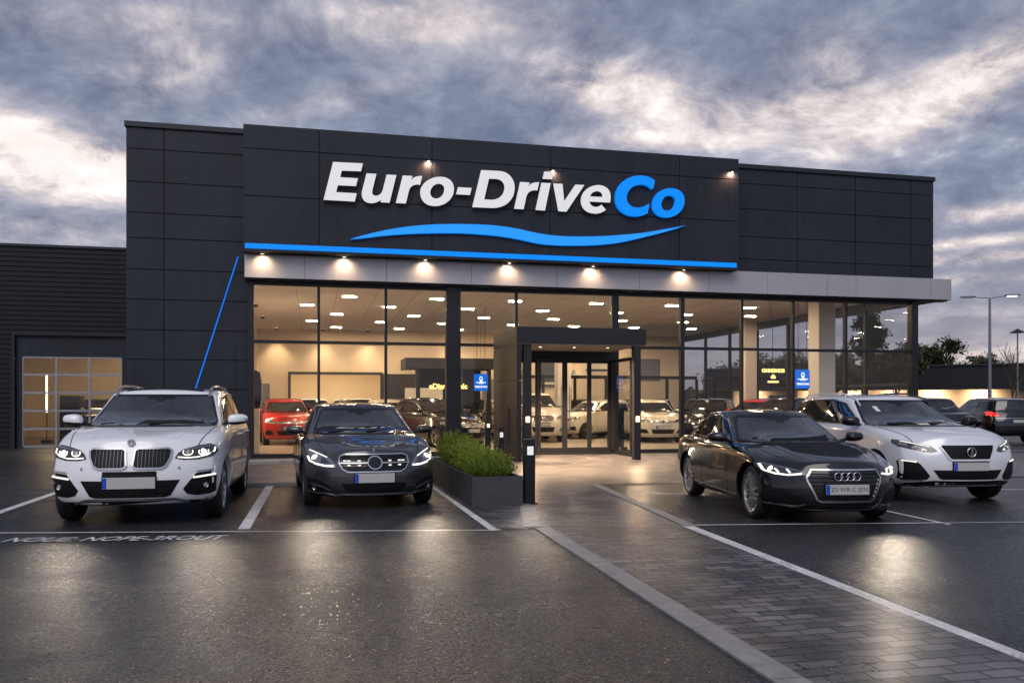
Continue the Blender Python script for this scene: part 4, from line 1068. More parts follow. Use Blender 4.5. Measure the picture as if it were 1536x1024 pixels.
    def doors(s, lines, handles=(), handle_mat=None, skirt=None):
        L2 = s.sp['L'] / 2
        for sg, ax in ((1, 'l'), (-1, 'r')):
            g = MB()
            for ln in lines: s.strip(None, None, ax, [(L2 - d, z) for d, z in ln], .009, .0015, mb=g, depth=.002, step=.06)
            g.build('door_gap', GAP, s.root)
            for d, z in handles:
                h, n = s.cast(ax, L2 - d, z)
                hb = MB(); hb.tube([h + n * .004 + Vector((.09, 0, 0)), h + n * .030 + Vector((.07, 0, 0)), h + n * .034, h + n * .030 - Vector((.07, 0, 0)), h + n * .004 - Vector((.09, 0, 0))], [.008, .011, .012, .011, .008], 8)
                hb.build('door_handle', handle_mat, s.root, smooth=50)
            if skirt:
                s.patch('side_skirt', BLK, ax, [(s.xf - s.sp['r'] - .06, skirt[0]), (s.xr + s.sp['r'] + .06, skirt[0]), (s.xr + s.sp['r'] + .06, skirt[1]), (s.xf - s.sp['r'] - .06, skirt[1])], .005, .12)
    def slats(s, mb, outline, n, vertical, mi, w=.012, off=.012, gap=0):
        """bars inside a convex outline"""
        ax = 0 if vertical else 1
        lo = min(p[ax] for p in outline); hi = max(p[ax] for p in outline)
        for k in range(1, n + 1):
            c = lo + (hi - lo) * k / (n + 1); xs = []
            for (p, q) in zip(outline, outline[1:] + outline[:1]):
                if (p[ax] - c) * (q[ax] - c) < 0:
                    t = (c - p[ax]) / (q[ax] - p[ax]); xs.append(p[1 - ax] + t * (q[1 - ax] - p[1 - ax]))
            if len(xs) >= 2:
                a, b = min(xs), max(xs)
                pts = [(c, a), (c, b)] if vertical else [(a, c), (b, c)]
                s.strip(None, None, 'f', pts, w, off, mb=mb, mi=mi, depth=-.004, step=.08)
def rrect(y0, y1, z0, z1, r=.02, n=3):
    o = []
    for cx, cz, a0 in ((y1 - r, z0 + r, -90), (y1 - r, z1 - r, 0), (y0 + r, z1 - r, 90), (y0 + r, z0 + r, 180)):
        for k in range(n + 1):
            w = R(a0 + 90 * k / n); o.append((cx + r * math.cos(w), cz + r * math.sin(w)))
    return o

SUV_US = None
def suv_spec(W=1.95, H=1.62, L=4.6):
    k = H / 1.62
    return dict(L=L, W=W, r=.365, wb=2.78, front_axle=.88, cowl=1.22, sweep=.30, hood_line=.022, pinch_f=.06, crown=.05,
        top=[(0, .94 * k), (.12, .985 * k), (.45, 1.03 * k), (1.22, 1.115 * k), (1.6, 1.135 * k), (3.0, 1.15 * k), (4.2, 1.16 * k), (L, 1.08 * k)],
        bot=[(0, .25), (.5, .22), (1.5, .24), (3.4, .24), (L - .3, .27), (L, .34)],
        nosef=[(.2, -.10), (.30, -.01), (.45, .02), (.62, .02), (.80, -.03), (.92, -.10), (1.02, -.22)],
        tailf=[(.25, -.10), (.45, .02), (.7, .03), (.95, -.03), (1.15, -.09)],
        gh=dict(cowl=1.18, stop=2.02, rrear=4.22, tail=4.48, zb=1.02 * k, wb=W * .925, wt=W * .715, rpow=.8,
                roof=[(1.9, 1.535 * k), (2.35, 1.592 * k), (3.0, 1.605 * k), (3.7, 1.585 * k), (4.2, 1.54 * k), (4.6, 1.45 * k)]))
def saloon_spec(W=1.80, H=1.41, L=4.6, fast=False):
    k = H / 1.41
    return dict(L=L, W=W, r=.325 * (1 if not fast else 1.0), wb=2.75, front_axle=.84, cowl=1.32, sweep=.34, hood_line=.026, crown=.055,
        top=[(0, .73 * k), (.12, .775 * k), (.45, .83 * k), (1.3, .95 * k), (1.7, .965 * k), (3.0, .985 * k), (3.9, .985 * k), (4.35, .97 * k), (L, .90 * k)],
        bot=[(0, .17), (.5, .155), (1.5, .165), (3.4, .165), (L - .3, .19), (L, .28)],
        nosef=[(.15, -.08), (.24, .0), (.36, .025), (.52, .02), (.64, -.02), (.74, -.10), (.84, -.22)],
        tailf=[(.2, -.08), (.4, .02), (.65, .03), (.85, -.02), (.98, -.06)],
        gh=dict(cowl=1.28, stop=2.12, rrear=3.45 if not fast else 3.5, tail=4.10 if not fast else 4.38, zb=.86 * k, wb=W * .91, wt=W * .66, rpow=1.0,
                roof=[(2.0, 1.335 * k), (2.4, 1.375 * k), (2.8, 1.385 * k), (3.2, 1.37 * k), (3.6, 1.32 * k), (4.2, 1.2 * k)]))

def start(sp, name, label, cat, loc, rz, group=None):
    c = Car(sp); c.root = thing(name, label, cat, loc, rz, group)
    return c
FACING = R(-90)          # nose towards the street (-Y)

# --- 1. white estate with the twin rounded grille
def white_estate():
    sp = suv_spec(1.95, 1.62, 4.65)
    c = start(sp, 'parked_car', 'white estate car with twin black grille and lit headlights, nose out in the left bay', 'car', (-2.04 + 2.325 * .018, 10.42 + 2.32, 0), FACING - R(1.0))
    c.body(P_WHITE)
    for x, sg in ((c.xf, 1), (c.xf, -1), (c.xr, 1), (c.xr, -1)): c.wheel(x, sg, 5)
    k = 1.0
    c.screens([(-.77, 1.135), (.77, 1.135), (.63, 1.50), (.60, 1.515), (-.60, 1.515), (-.63, 1.50)], [(-.6, 1.18), (.6, 1.18), (.5, 1.46), (-.5, 1.46)])
    c.side_glass([[(1.72, 1.155), (2.32, 1.47), (2.72, 1.52), (2.74, 1.165)], [(2.82, 1.165), (2.80, 1.525), (3.55, 1.52), (3.62, 1.175)], [(3.70, 1.18), (3.64, 1.51), (4.02, 1.46), (4.22, 1.25), (4.18, 1.19)]],
                 trim=[(1.62, 1.14), (2.28, 1.495), (2.74, 1.545), (3.6, 1.54), (4.07, 1.48), (4.28, 1.25), (4.22, 1.175)], chrome=(SATIN, .014))
    c.doors([[(1.62, 1.12), (1.55, .9), (1.58, .42), (1.72, .34)], [(2.78, 1.14), (2.80, .36)], [(3.72, 1.15), (3.74, .85), (3.42, .55), (3.30, .36)], [(1.72, .345), (3.30, .355)]], handles=((2.58, .98), (3.55, .99)), handle_mat=P_WHITE, skirt=(.25, .33))
    # twin grilles with vertical bars
    for sg in (1, -1):
        o = [(sg * y, z) for y, z in ((.035, .70), (.05, .86), (.08, .885), (.40, .885), (.435, .86), (.425, .78), (.38, .69), (.33, .665), (.09, .665), (.05, .675))]
        mb = MB(); c.patch(None, None, 'f', o, .006, .06, mb=mb)
        oo = [(sg * y, z) for y, z in ((.05, .69), (.07, .87), (.40, .87), (.40, .72), (.35, .68), (.08, .68))]
        c.slats(mb, oo, 8, True, 1, .0042, .017)
        g = mb.build('grille', [BLK, SLAT], c.root, smooth=30)
        c.strip('grille_frame', SATIN, 'f', o, .020, .020, parent=g, closed=True)
    c.roundel(0, .955, .044, [EMBLEM, EMBLEM], c.root)
    bh, bn = c.cast('f', 0, .955); bm_ = MB()
    for q in (0, 90, 180, 270): bm_.tube([tuple(bh + bn * .020 + Vector((0, .024 * math.cos(a), .024 * math.sin(a)))) for a in [R(q + 10), R(q + 45), R(q + 80)]], .004, 6)
    bm_.build('badge_ring', SATIN, c.root)
    def light(sg):
        o = [(sg * y, z) for y, z in ((.47, .775), (.50, .83), (.56, .875), (.70, .91), (.82, .925), (.885, .90), (.90, .84), (.86, .785), (.72, .755), (.56, .755))]
        h = c.patch('headlight', LAMPD, 'f', o, .008, .05)
        mb = MB()
        c.strip(None, None, 'f', [(sg * y, z) for y, z in ((.50, .785), (.60, .775), (.70, .778), (.80, .80), (.865, .84), (.87, .885))], .010, .013, mb=mb)
        for yy in (.60, .76):
            pts = [(sg * (yy + .050 * math.cos(a)), .838 + .036 * math.sin(a)) for a in [R(q) for q in range(150, 400, 20)]]
            c.strip(None, None, 'f', pts, .008, .014, mb=mb, step=.02)
        mb.build('daytime_light', DRL, h)
        c.strip('reflector', LAMPI, 'f', [(sg * .56, .865), (sg * .83, .90)], .016, .012, parent=h)
        c.lamp(h, sg * .76, .838, .030, BEAM, .016); c.lamp(h, sg * .60, .838, .024, LENSO, .016); c.beam(h, sg * .76, .838, 34, side=.12)
    c.pair(light)
    def fog(sg):
        o = [(sg * y, z) for y, z in ((.60, .36), (.56, .42), (.66, .55), (.70, .60), (.86, .615), (.90, .56), (.885, .37), (.84, .345), (.70, .335))]
        f = c.patch('air_intake', BLK, 'f', o, .005, .06)
        c.strip('light_bar', DIM_GLOW, 'f', [(sg * .66, .548), (sg * .885, .572)], .020, .016, parent=f)
        c.lamp(f, sg * .79, .455, .026, LENSO, .010, name='fog_lamp')
        c.strip('trim', SATIN, 'f', [(sg * .70, .62), (sg * .87, .632)], .010, .012, parent=f)
    c.pair(fog)
    c.patch('air_intake', BLK, 'f', rrect(-.29, .29, .50, .635, .015), .004, .1)
    mb = MB(); o = [(-.53, .53), (.53, .53), (.43, .355), (.38, .335), (-.38, .335), (-.43, .355)]
    c.patch(None, None, 'f', o, .005, .08, mb=mb); c.slats(mb, o, 7, False, 1, .008, .010); mb.build('lower_grille', [BLK, BLKG], c.root)
    c.strip('splitter', SATIN, 'f', [(-.62, .265), (-.47, .315), (.47, .315), (.62, .265)], .024, .014)
    c.patch('lower_valance', BLK, 'f', [(-.88, .22), (.88, .22), (.86, .275), (.62, .25), (.46, .295), (-.46, .295), (-.62, .25), (-.86, .275)], .006, .1)
    c.plate(.505, .28, .13, x=None)
    mb = MB()
    for y in (-.52, .52): c.lamp(c.root, y, .665, .012, SATIN, .003, name='parking_sensor')
    # shut line of the bonnet and roof rails
    c.strip('bonnet_gap', GAP, 't', [(2.325 - .30, .70), (2.325 - .7, .765), (2.325 - 1.25, .80)], .010, .0015, depth=.002)
    c.strip('bonnet_gap', GAP, 't', [(2.325 - .30, -.70), (2.325 - .7, -.765), (2.325 - 1.25, -.80)], .010, .0015, depth=.002)
    for sg in (1, -1):
        pts = []
        for d in (2.05, 2.15, 2.5, 3.1, 3.7, 4.0, 4.1):
            h, n = c.cast('t', 2.325 - d, sg * .60); lift = .010 if d in (2.05, 4.1) else .052
            pts.append(h + Vector((0, 0, lift)))
        MB().tube(pts, [.014, .018, .018, .018, .018, .018, .014], 8).build('roof_rail', SATIN, c.root, smooth=50)
    c.patch('sunroof', CARG2, 't', [(2.325 - 2.15, -.50), (2.325 - 2.15, .50), (2.325 - 3.2, .50), (2.325 - 3.2, -.50)], .004, .15)
    c.mirror(1, 2.325 - 1.60, 1.20, P_WHITE, y=1.02); c.mirror(-1, 2.325 - 1.60, 1.20, P_WHITE, y=1.02)
    for sg in (1, -1): c.strip('bonnet_crease', P_WHITE, 't', [(2.325 - .30, sg * .44), (2.325 - .8, sg * .56), (2.325 - 1.2, sg * .64)], .05, .0035)
    for sg in (1, -1):
        c.patch('tail_light', REDL, 'b', [(sg * .52, .88), (sg * .88, .90), (sg * .88, 1.05), (sg * .52, 1.0)], .005, .08)
    return c

# --- 2. charcoal saloon with the ring in its grille
def charcoal_saloon():
    sp = saloon_spec(1.86, 1.42, 4.6)
    c = start(sp, 'parked_car', 'charcoal grey saloon with a round ring in its grille, parked beside the planter', 'car', (.79 - 2.3 * .052, 11.42 + 2.29, 0), FACING + R(3.0))
    L2 = 2.3
    c.body(P_GREY)
    for x, sg in ((c.xf, 1), (c.xf, -1), (c.xr, 1), (c.xr, -1)): c.wheel(x, sg, 5)
    c.screens([(-.70, .985), (.70, .985), (.56, 1.30), (.53, 1.318), (-.53, 1.318), (-.56, 1.30)], [(-.6, 1.02), (.6, 1.02), (.5, 1.28), (-.5, 1.28)])
    c.side_glass([[(1.80, .985), (2.38, 1.28), (2.68, 1.315), (2.70, .995)], [(2.78, .995), (2.76, 1.32), (3.20, 1.30), (3.52, 1.17), (3.62, 1.005)]],
                 trim=[(1.70, .972), (2.35, 1.30), (2.70, 1.335), (3.22, 1.32), (3.62, 1.18), (3.80, 1.00)], chrome=(SATIN, .012))
    c.doors([[(1.66, .95), (1.6, .8), (1.62, .32), (1.72, .25)], [(2.74, .97), (2.76, .26)], [(3.70, .99), (3.72, .75), (3.42, .45), (3.32, .26)], [(1.72, .25), (3.32, .25)]], handles=((2.55, .84), (3.50, .85)), handle_mat=P_GREY, skirt=(.165, .23))
    o = [(-.44, .70), (-.38, .728), (.38, .728), (.44, .70), (.455, .62), (.41, .54), (.34, .505), (-.34, .505), (-.41, .54), (-.455, .62)]
    mb = MB(); c.patch(None, None, 'f', o, .006, .06, mb=mb)
    c.slats(mb, o, 6, False, 1, .010, .014)
    g = mb.build('grille', [BLKG, RIMD], c.root)
    c.strip('grille_frame', CHR, 'f', o, .014, .020, parent=g, closed=True)
    mb = MB()
    for z in (.615,):
        c.strip(None, None, 'f', [(-.44, z), (-.09, z)], .016, .024, mb=mb); c.strip(None, None, 'f', [(.09, z), (.44, z)], .016, .024, mb=mb)
    mb.build('grille_bar', SATIN, g)
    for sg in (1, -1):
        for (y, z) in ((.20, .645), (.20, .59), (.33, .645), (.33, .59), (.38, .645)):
            c.strip('grille_glint', DIM_GLOW, 'f', [(sg * (y - .02), z), (sg * (y + .02), z)], .012, .018, parent=g)  # highlights on the grille, put in as small glowing strips
    c.roundel(0, .615, .098, [CHR, BLKG], g, .13, .030)
    h, n = c.cast('f', 0, .77)
    MB().tube([h, h + Vector((0, 0, .05))], [.008, .004]).build('bonnet_ornament', CHR, c.root)
    def light(sg):
        oo = [(sg * y, z) for y, z in ((.49, .565), (.50, .60), (.57, .68), (.66, .725), (.80, .80), (.845, .79), (.85, .70), (.82, .625), (.74, .585), (.62, .562))]
        h = c.patch('headlight', LAMPI, 'f', oo, .008, .05)
        mb = MB()
        c.strip(None, None, 'f', [(sg * y, z) for y, z in ((.52, .58), (.63, .582), (.74, .605), (.81, .64), (.835, .70))], .020, .013, mb=mb)
        c.strip(None, None, 'f', [(sg * .60, .69), (sg * .70, .73), (sg * .81, .775)], .008, .013, mb=mb)
        mb.build('daytime_light', DRL, h)
        c.patch('lamp_bezel', LAMPD, 'f', [(sg * .56, .61), (sg * .62, .675), (sg * .67, .69), (sg * .68, .615)], .012, .05, parent=h)
        c.lamp(h, sg * .755, .685, .038, BEAM, .018); c.beam(h, sg * .755, .685, 34)
    c.pair(light)
    c.patch('lower_grille', BLK, 'f', [(-.43, .355), (.43, .355), (.40, .29), (.34, .235), (-.34, .235), (-.40, .29)], .005, .07)
    def fog(sg):
        f = c.patch('air_intake', BLK, 'f', [(sg * .56, .26), (sg * .58, .32), (sg * .68, .385), (sg * .82, .42), (sg * .85, .34), (sg * .83, .245), (sg * .70, .225)], .005, .06)
        c.strip('trim', SATIN, 'f', [(sg * .565, .262), (sg * .66, .31), (sg * .80, .35)], .010, .014, parent=f)
        c.lamp(f, sg * .76, .295, .030, LAMPD, .006, name='fog_lamp')
    c.pair(fog)
    c.strip('splitter', SATIN, 'f', [(-.84, .235), (-.60, .215), (-.50, .19), (-.42, .205), (.42, .205), (.50, .19), (.60, .215), (.84, .235)], .014, .012)
    c.patch('lower_valance', BLK, 'f', [(-.84, .15), (.84, .15), (.84, .20), (.6, .185), (-.6, .185), (-.84, .20)], .006, .1)
    c.plate(.425, .26, .125)
    for sg in (1, -1): c.strip('bonnet_gap', GAP, 't', [(L2 - .25, sg * .60), (L2 - .7, sg * .70), (L2 - 1.38, sg * .74)], .010, .0015, depth=.002)
    for sg in (1, -1):     # crease lines pressed into the bonnet
        c.strip('bonnet_crease', P_GREY, 't', [(L2 - .35, sg * .34), (L2 - .8, sg * .44), (L2 - 1.3, sg * .54)], .05, .0035)
    c.mirror(1, L2 - 1.72, 1.02, P_GREY, y=.98, size=(.16, .115, .095)); c.mirror(-1, L2 - 1.72, 1.02, P_GREY, y=.98, size=(.16, .115, .095))
    for sg in (1, -1): c.patch('tail_light', REDL, 'b', [(sg * .5, .78), (sg * .82, .78), (sg * .82, .90), (sg * .5, .88)], .005, .08)
    return c

# --- 3. black fastback with the six sided grille
def black_fastback():
    sp = saloon_spec(1.74, 1.315, 4.45, fast=True)
    sp['r'] = .325; sp['wb'] = 2.66; sp['rimf'] = .76; sp['tw'] = .21
    c = start(sp, 'parked_car', 'black fastback saloon with four linked rings on a six sided chrome edged grille', 'car', (0, 0, 0), 0)
    L2 = sp['L'] / 2
    yaw = FACING + R(-8.5)
    ax = Vector((6.06, 9.46)); d = Vector((math.cos(yaw), math.sin(yaw)))
    ctr = ax - d * c.xf
    c.root.location = (ctr.x, ctr.y, 0); c.root.rotation_euler = (0, 0, yaw)
    k = 1.315 / 1.41
    c.body(P_BLACK)
    for x, sg in ((c.xf, 1), (c.xf, -1), (c.xr, 1), (c.xr, -1)): c.wheel(x, sg, 7, steer=0)
    c.screens([(-.68, .925), (.68, .925), (.54, 1.20), (.50, 1.225), (-.50, 1.225), (-.54, 1.20)], [(-.5, 1.0), (.5, 1.0), (.45, 1.17), (-.45, 1.17)])
    c.side_glass([[(1.84, .92), (2.30, 1.155), (2.62, 1.225), (2.64, .93)], [(2.72, .93), (2.70, 1.23), (3.15, 1.205), (3.44, 1.12), (3.40, .945)], [(3.47, .95), (3.50, 1.10), (3.72, 1.02), (3.84, .965)]],
                 mat=[CARG, CARG2], trim=[(1.72, .905), (2.26, 1.175), (2.62, 1.247), (3.18, 1.226), (3.74, 1.05), (3.95, .955)], chrome=(CHR, .016))
    c.doors([[(1.66, .88), (1.58, .72), (1.60, .30), (1.70, .22)], [(2.68, .91), (2.70, .22)], [(3.52, .92), (3.56, .70), (3.36, .42), (3.24, .24)], [(1.70, .225), (3.24, .235)]], handles=((2.50, .80), (3.42, .82)), handle_mat=P_BLACK, skirt=None)
    for axx in ('l', 'r'): c.strip('sill_trim', SATIN, axx, [(L2 - 1.35, .235), (L2 - 2.4, .255), (L2 - 3.10, .275)], .014, .010)
    for axx in ('l', 'r'): c.strip('shoulder_crease', P_BLACK, axx, [(L2 - .9, .74), (L2 - 1.7, .78), (L2 - 3.0, .81), (L2 - 4.0, .84)], .03, .004)
    o = [(-.375, .640), (.375, .640), (.43, .555), (.425, .52), (.33, .315), (.29, .29), (-.29, .29), (-.33, .315), (-.425, .52), (-.43, .555)]
    mb = MB(); c.patch(None, None, 'f', o, .006, .06, mb=mb)
    c.slats(mb, o, 7, False, 1, .012, .014)
    g = mb.build('grille', [BLKG, RIMD], c.root)
    c.strip('grille_frame', CHR, 'f', o, .018, .022, parent=g, closed=True)
    rg = MB()
    for i in range(4):
        cy = (i - 1.5) * .072; h, n = c.cast('f', cy, .575)
        pts = [(h.x + .032, cy + .046 * math.cos(a), .575 + .046 * math.sin(a)) for a in [2 * math.pi * q / 24 for q in range(25)]]
        rg.tube(pts, .0062, 6, cap=False)
    rg.build('badge', CHR, g, smooth=60)
    def light(sg):
        oo = [(sg * y, z) for y, z in ((.45, .585), (.44, .615), (.50, .640), (.66, .675), (.79, .708), (.825, .700), (.825, .645), (.80, .605), (.72, .575), (.60, .565))]
        h = c.patch('headlight', LAMPD, 'f', oo, .008, .05)
        mb = MB()
        c.strip(None, None, 'f', [(sg * y, z) for y, z in ((.47, .595), (.60, .578), (.71, .588), (.785, .62))], .016, .013, mb=mb)
        for yy in (.575, .675): c.strip(None, None, 'f', [(sg * yy, .60), (sg * (yy + .025), .640)], .018, .014, mb=mb)
        c.strip(None, None, 'f', [(sg * .785, .62), (sg * .80, .685)], .018, .013, mb=mb)
        mb.build('daytime_light', DRL, h)
        c.strip('reflector', LAMPI, 'f', [(sg * .50, .630), (sg * .66, .665), (sg * .79, .695)], .012, .012, parent=h)
        c.lamp(h, sg * .735, .640, .026, BEAM, .017)
        if sg > 0: c.beam(h, sg * .735, .650, 58, side=-.52)
    c.pair(light)
    def fog(sg):
        f = c.patch('air_intake', BLK, 'f', [(sg * .46, .25), (sg * .50, .33), (sg * .66, .42), (sg * .80, .43), (sg * .82, .30), (sg * .79, .24), (sg * .60, .225)], .005, .06)
        mb = MB()
        for a, b in (((.50, .30), (.80, .35)), ((.48, .268), (.80, .30)), ((.56, .36), (.79, .40))): c.strip(None, None, 'f', [(sg * a[0], a[1]), (sg * b[0], b[1])], .009, .012, mb=mb)
        mb.build('fin', RIMD, f)
        c.strip('trim', SATIN, 'f', [(sg * .83, .24), (sg * .52, .225), (sg * .44, .25)], .012, .012, parent=f)
    c.pair(fog)
    c.strip('splitter', BLKG, 'f', [(-.80, .20), (-.5, .18), (.5, .18), (.80, .20)], .03, .02)
    c.plate(.425, .255, .115, txt='ZS\u00b7WR-C JEN')
    for sg in (1, -1): c.strip('bonnet_gap', GAP, 't', [(L2 - .22, sg * .50), (L2 - .7, sg * .66), (L2 - 1.36, sg * .72)], .009, .0015, depth=.002)
    for sg in (1, -1): c.strip('bonnet_crease', P_BLACK, 't', [(L2 - .28, sg * .40), (L2 - .8, sg * .47), (L2 - 1.28, sg * .56)], .05, .0035)
    c.mirror(1, L2 - 1.72, .965, P_BLACK, y=.95, size=(.16, .115, .10)); c.mirror(-1, L2 - 1.72, .965, P_BLACK, y=.95, size=(.16, .115, .10))
    for sg in (1, -1): c.patch('tail_light', REDL, 'b', [(sg * .5, .74), (sg * .8, .74), (sg * .8, .84), (sg * .5, .82)], .005, .08)
    return c

# --- 4. pale estate with the trapezoid grille
def pale_estate():
    sp = suv_spec(1.86, 1.55, 4.5)
    sp['black_roof'] = True; sp['r'] = .35
    c = start(sp, 'parked_car', 'pale silver white crossover with black roof and slatted trapezoid grille, behind the black fastback', 'car', (0, 0, 0), 0)
    L2 = sp['L'] / 2; yaw = FACING + R(-8)
    ax = Vector((9.00, 10.95)); d = Vector((math.cos(yaw), math.sin(yaw))); ctr = ax - d * c.xf
    c.root.location = (ctr.x, ctr.y, 0); c.root.rotation_euler = (0, 0, yaw)
    c.body(P_WHITE2)
    for x, sg in ((c.xf, 1), (c.xf, -1), (c.xr, 1), (c.xr, -1)): c.wheel(x, sg, 5)
    k = 1.55 / 1.62
    c.screens([(-.74, 1.085), (.74, 1.085), (.60, 1.43), (.57, 1.45), (-.57, 1.45), (-.60, 1.43)], [(-.6, 1.15), (.6, 1.15), (.5, 1.4), (-.5, 1.4)])
    c.side_glass([[(1.66, 1.10), (2.25, 1.39), (2.68, 1.455), (2.70, 1.11)], [(2.78, 1.11), (2.76, 1.46), (3.48, 1.455), (3.54, 1.12)], [(3.62, 1.125), (3.57, 1.445), (3.98, 1.38), (4.16, 1.22), (4.05, 1.14)]],
                 mat=[CARG, CARG2], trim=[(1.55, 1.08), (2.22, 1.42), (2.68, 1.48), (3.55, 1.475), (4.02, 1.41), (4.22, 1.22), (4.10, 1.12)], chrome=(CHR, .012))
    c.doors([[(1.58, 1.06), (1.5, .88), (1.54, .42), (1.66, .34)], [(2.74, 1.09), (2.76, .35)], [(3.66, 1.1), (3.68, .82), (3.40, .55), (3.28, .36)]], handles=((2.54, .93), (3.50, .94)), handle_mat=P_WHITE2, skirt=(.23, .34))
    o = [(-.375, .83), (.375, .83), (.39, .80), (.30, .645), (.27, .625), (-.27, .625), (-.30, .645), (-.39, .80)]
    mb = MB(); c.patch(None, None, 'f', o, .006, .06, mb=mb); c.slats(mb, o, 14, True, 1, .012, .014)
    g = mb.build('grille', [BLK, RIMD], c.root)
    c.strip('grille_frame', P_WHITE2, 'f', o, .020, .020, parent=g, closed=True)
    h, n = c.cast('f', 0, .735); rg = MB()
    rg.tube([(h.x + .035, .062 * math.cos(a), .735 + .062 * math.sin(a)) for a in [2 * math.pi * q / 26 for q in range(27)]], .0075, 6, cap=False)
    rg.tube([(h.x + .036, -.012, .685), (h.x + .036, -.004, .735), (h.x + .036, -.012, .785)], .006, 6).tube([(h.x + .036, .016, .69), (h.x + .036, .012, .78)], .006, 6)
    rg.build('badge', CHR, g, smooth=60)
    def light(sg):
        oo = [(sg * y, z) for y, z in ((.43, .745), (.50, .815), (.62, .845), (.78, .885), (.85, .895), (.862, .85), (.83, .80), (.72, .765), (.60, .735), (.50, .728))]
        h = c.patch('headlight', LAMPD, 'f', oo, .008, .05)
        mb = MB(); c.strip(None, None, 'f', [(sg * .51, .80), (sg * .64, .835), (sg * .80, .873)], .010, .013, mb=mb)
        c.strip(None, None, 'f', [(sg * .56, .75), (sg * .60, .775), (sg * .61, .745)], .014, .013, mb=mb, step=.02)
        mb.build('daytime_light', DIM_GLOW, h)
        c.patch('reflector', LAMPI, 'f', [(sg * .76, .80), (sg * .74, .85), (sg * .80, .87), (sg * .83, .83)], .012, .05, parent=h)
        c.lamp(h, sg * .67, .795, .026, LENSO, .016)
    c.pair(light)
    def fog(sg):
        f = c.patch('air_intake', BLK, 'f', [(sg * .56, .35), (sg * .53, .40), (sg * .64, .56), (sg * .68, .60), (sg * .83, .63), (sg * .86, .60), (sg * .845, .36), (sg * .80, .335)], .005, .06)
        c.strip('light_bar', DIM_GLOW, 'f', [(sg * .68, .592), (sg * .83, .612)], .016, .014, parent=f)
        c.strip('trim', SATIN, 'f', [(sg * .60, .342), (sg * .80, .336)], .008, .012, parent=f)
    c.pair(fog)
    mb = MB(); o = [(-.50, .485), (.50, .485), (.42, .375), (.38, .355), (-.38, .355), (-.42, .375)]
    c.patch(None, None, 'f', o, .005, .08, mb=mb); c.slats(mb, o, 4, False, 1, .008, .010); mb.build('lower_grille', [BLK, BLKG], c.root)
    c.patch('lower_valance', BLK, 'f', [(-.86, .20), (.86, .20), (.86, .285), (.62, .27), (.50, .335), (-.50, .335), (-.62, .27), (-.86, .285)], .006, .1)
    c.strip('splitter', SATIN, 'f', [(-.45, .27), (.45, .27)], .016, .014)
    c.plate(.535, .25, .115)
    for sg in (1, -1):
        c.strip('bonnet_gap', GAP, 't', [(L2 - .28, sg * .68), (L2 - .7, sg * .74), (L2 - 1.25, sg * .77)], .010, .0015, depth=.002)
        pts = []
        for d in (1.95, 2.1, 2.5, 3.1, 3.7, 3.9, 4.0):
            h, n = c.cast('t', L2 - d, sg * .585); pts.append(h + Vector((0, 0, .008 if d in (1.95, 4.0) else .04)))
        MB().tube(pts, [.012, .016, .016, .016, .016, .016, .012], 8).build('roof_rail', P_WHITE2 if sg < 0 else BLKG, c.root, smooth=50)
    c.patch('windscreen_sticker', STICK, 'f', [(-.42, 1.28), (-.36, 1.28), (-.37, 1.36), (-.43, 1.36)], .010, .1, depth=.001)
    c.mirror(1, L2 - 1.52, 1.14, BLKG, y=.98); c.mirror(-1, L2 - 1.52, 1.14, BLKG, y=.98)
    for sg in (1, -1): c.patch('tail_light', REDL, 'b', [(sg * .52, .84), (sg * .84, .86), (sg * .84, 1.0), (sg * .52, .95)], .005, .08)
    return c

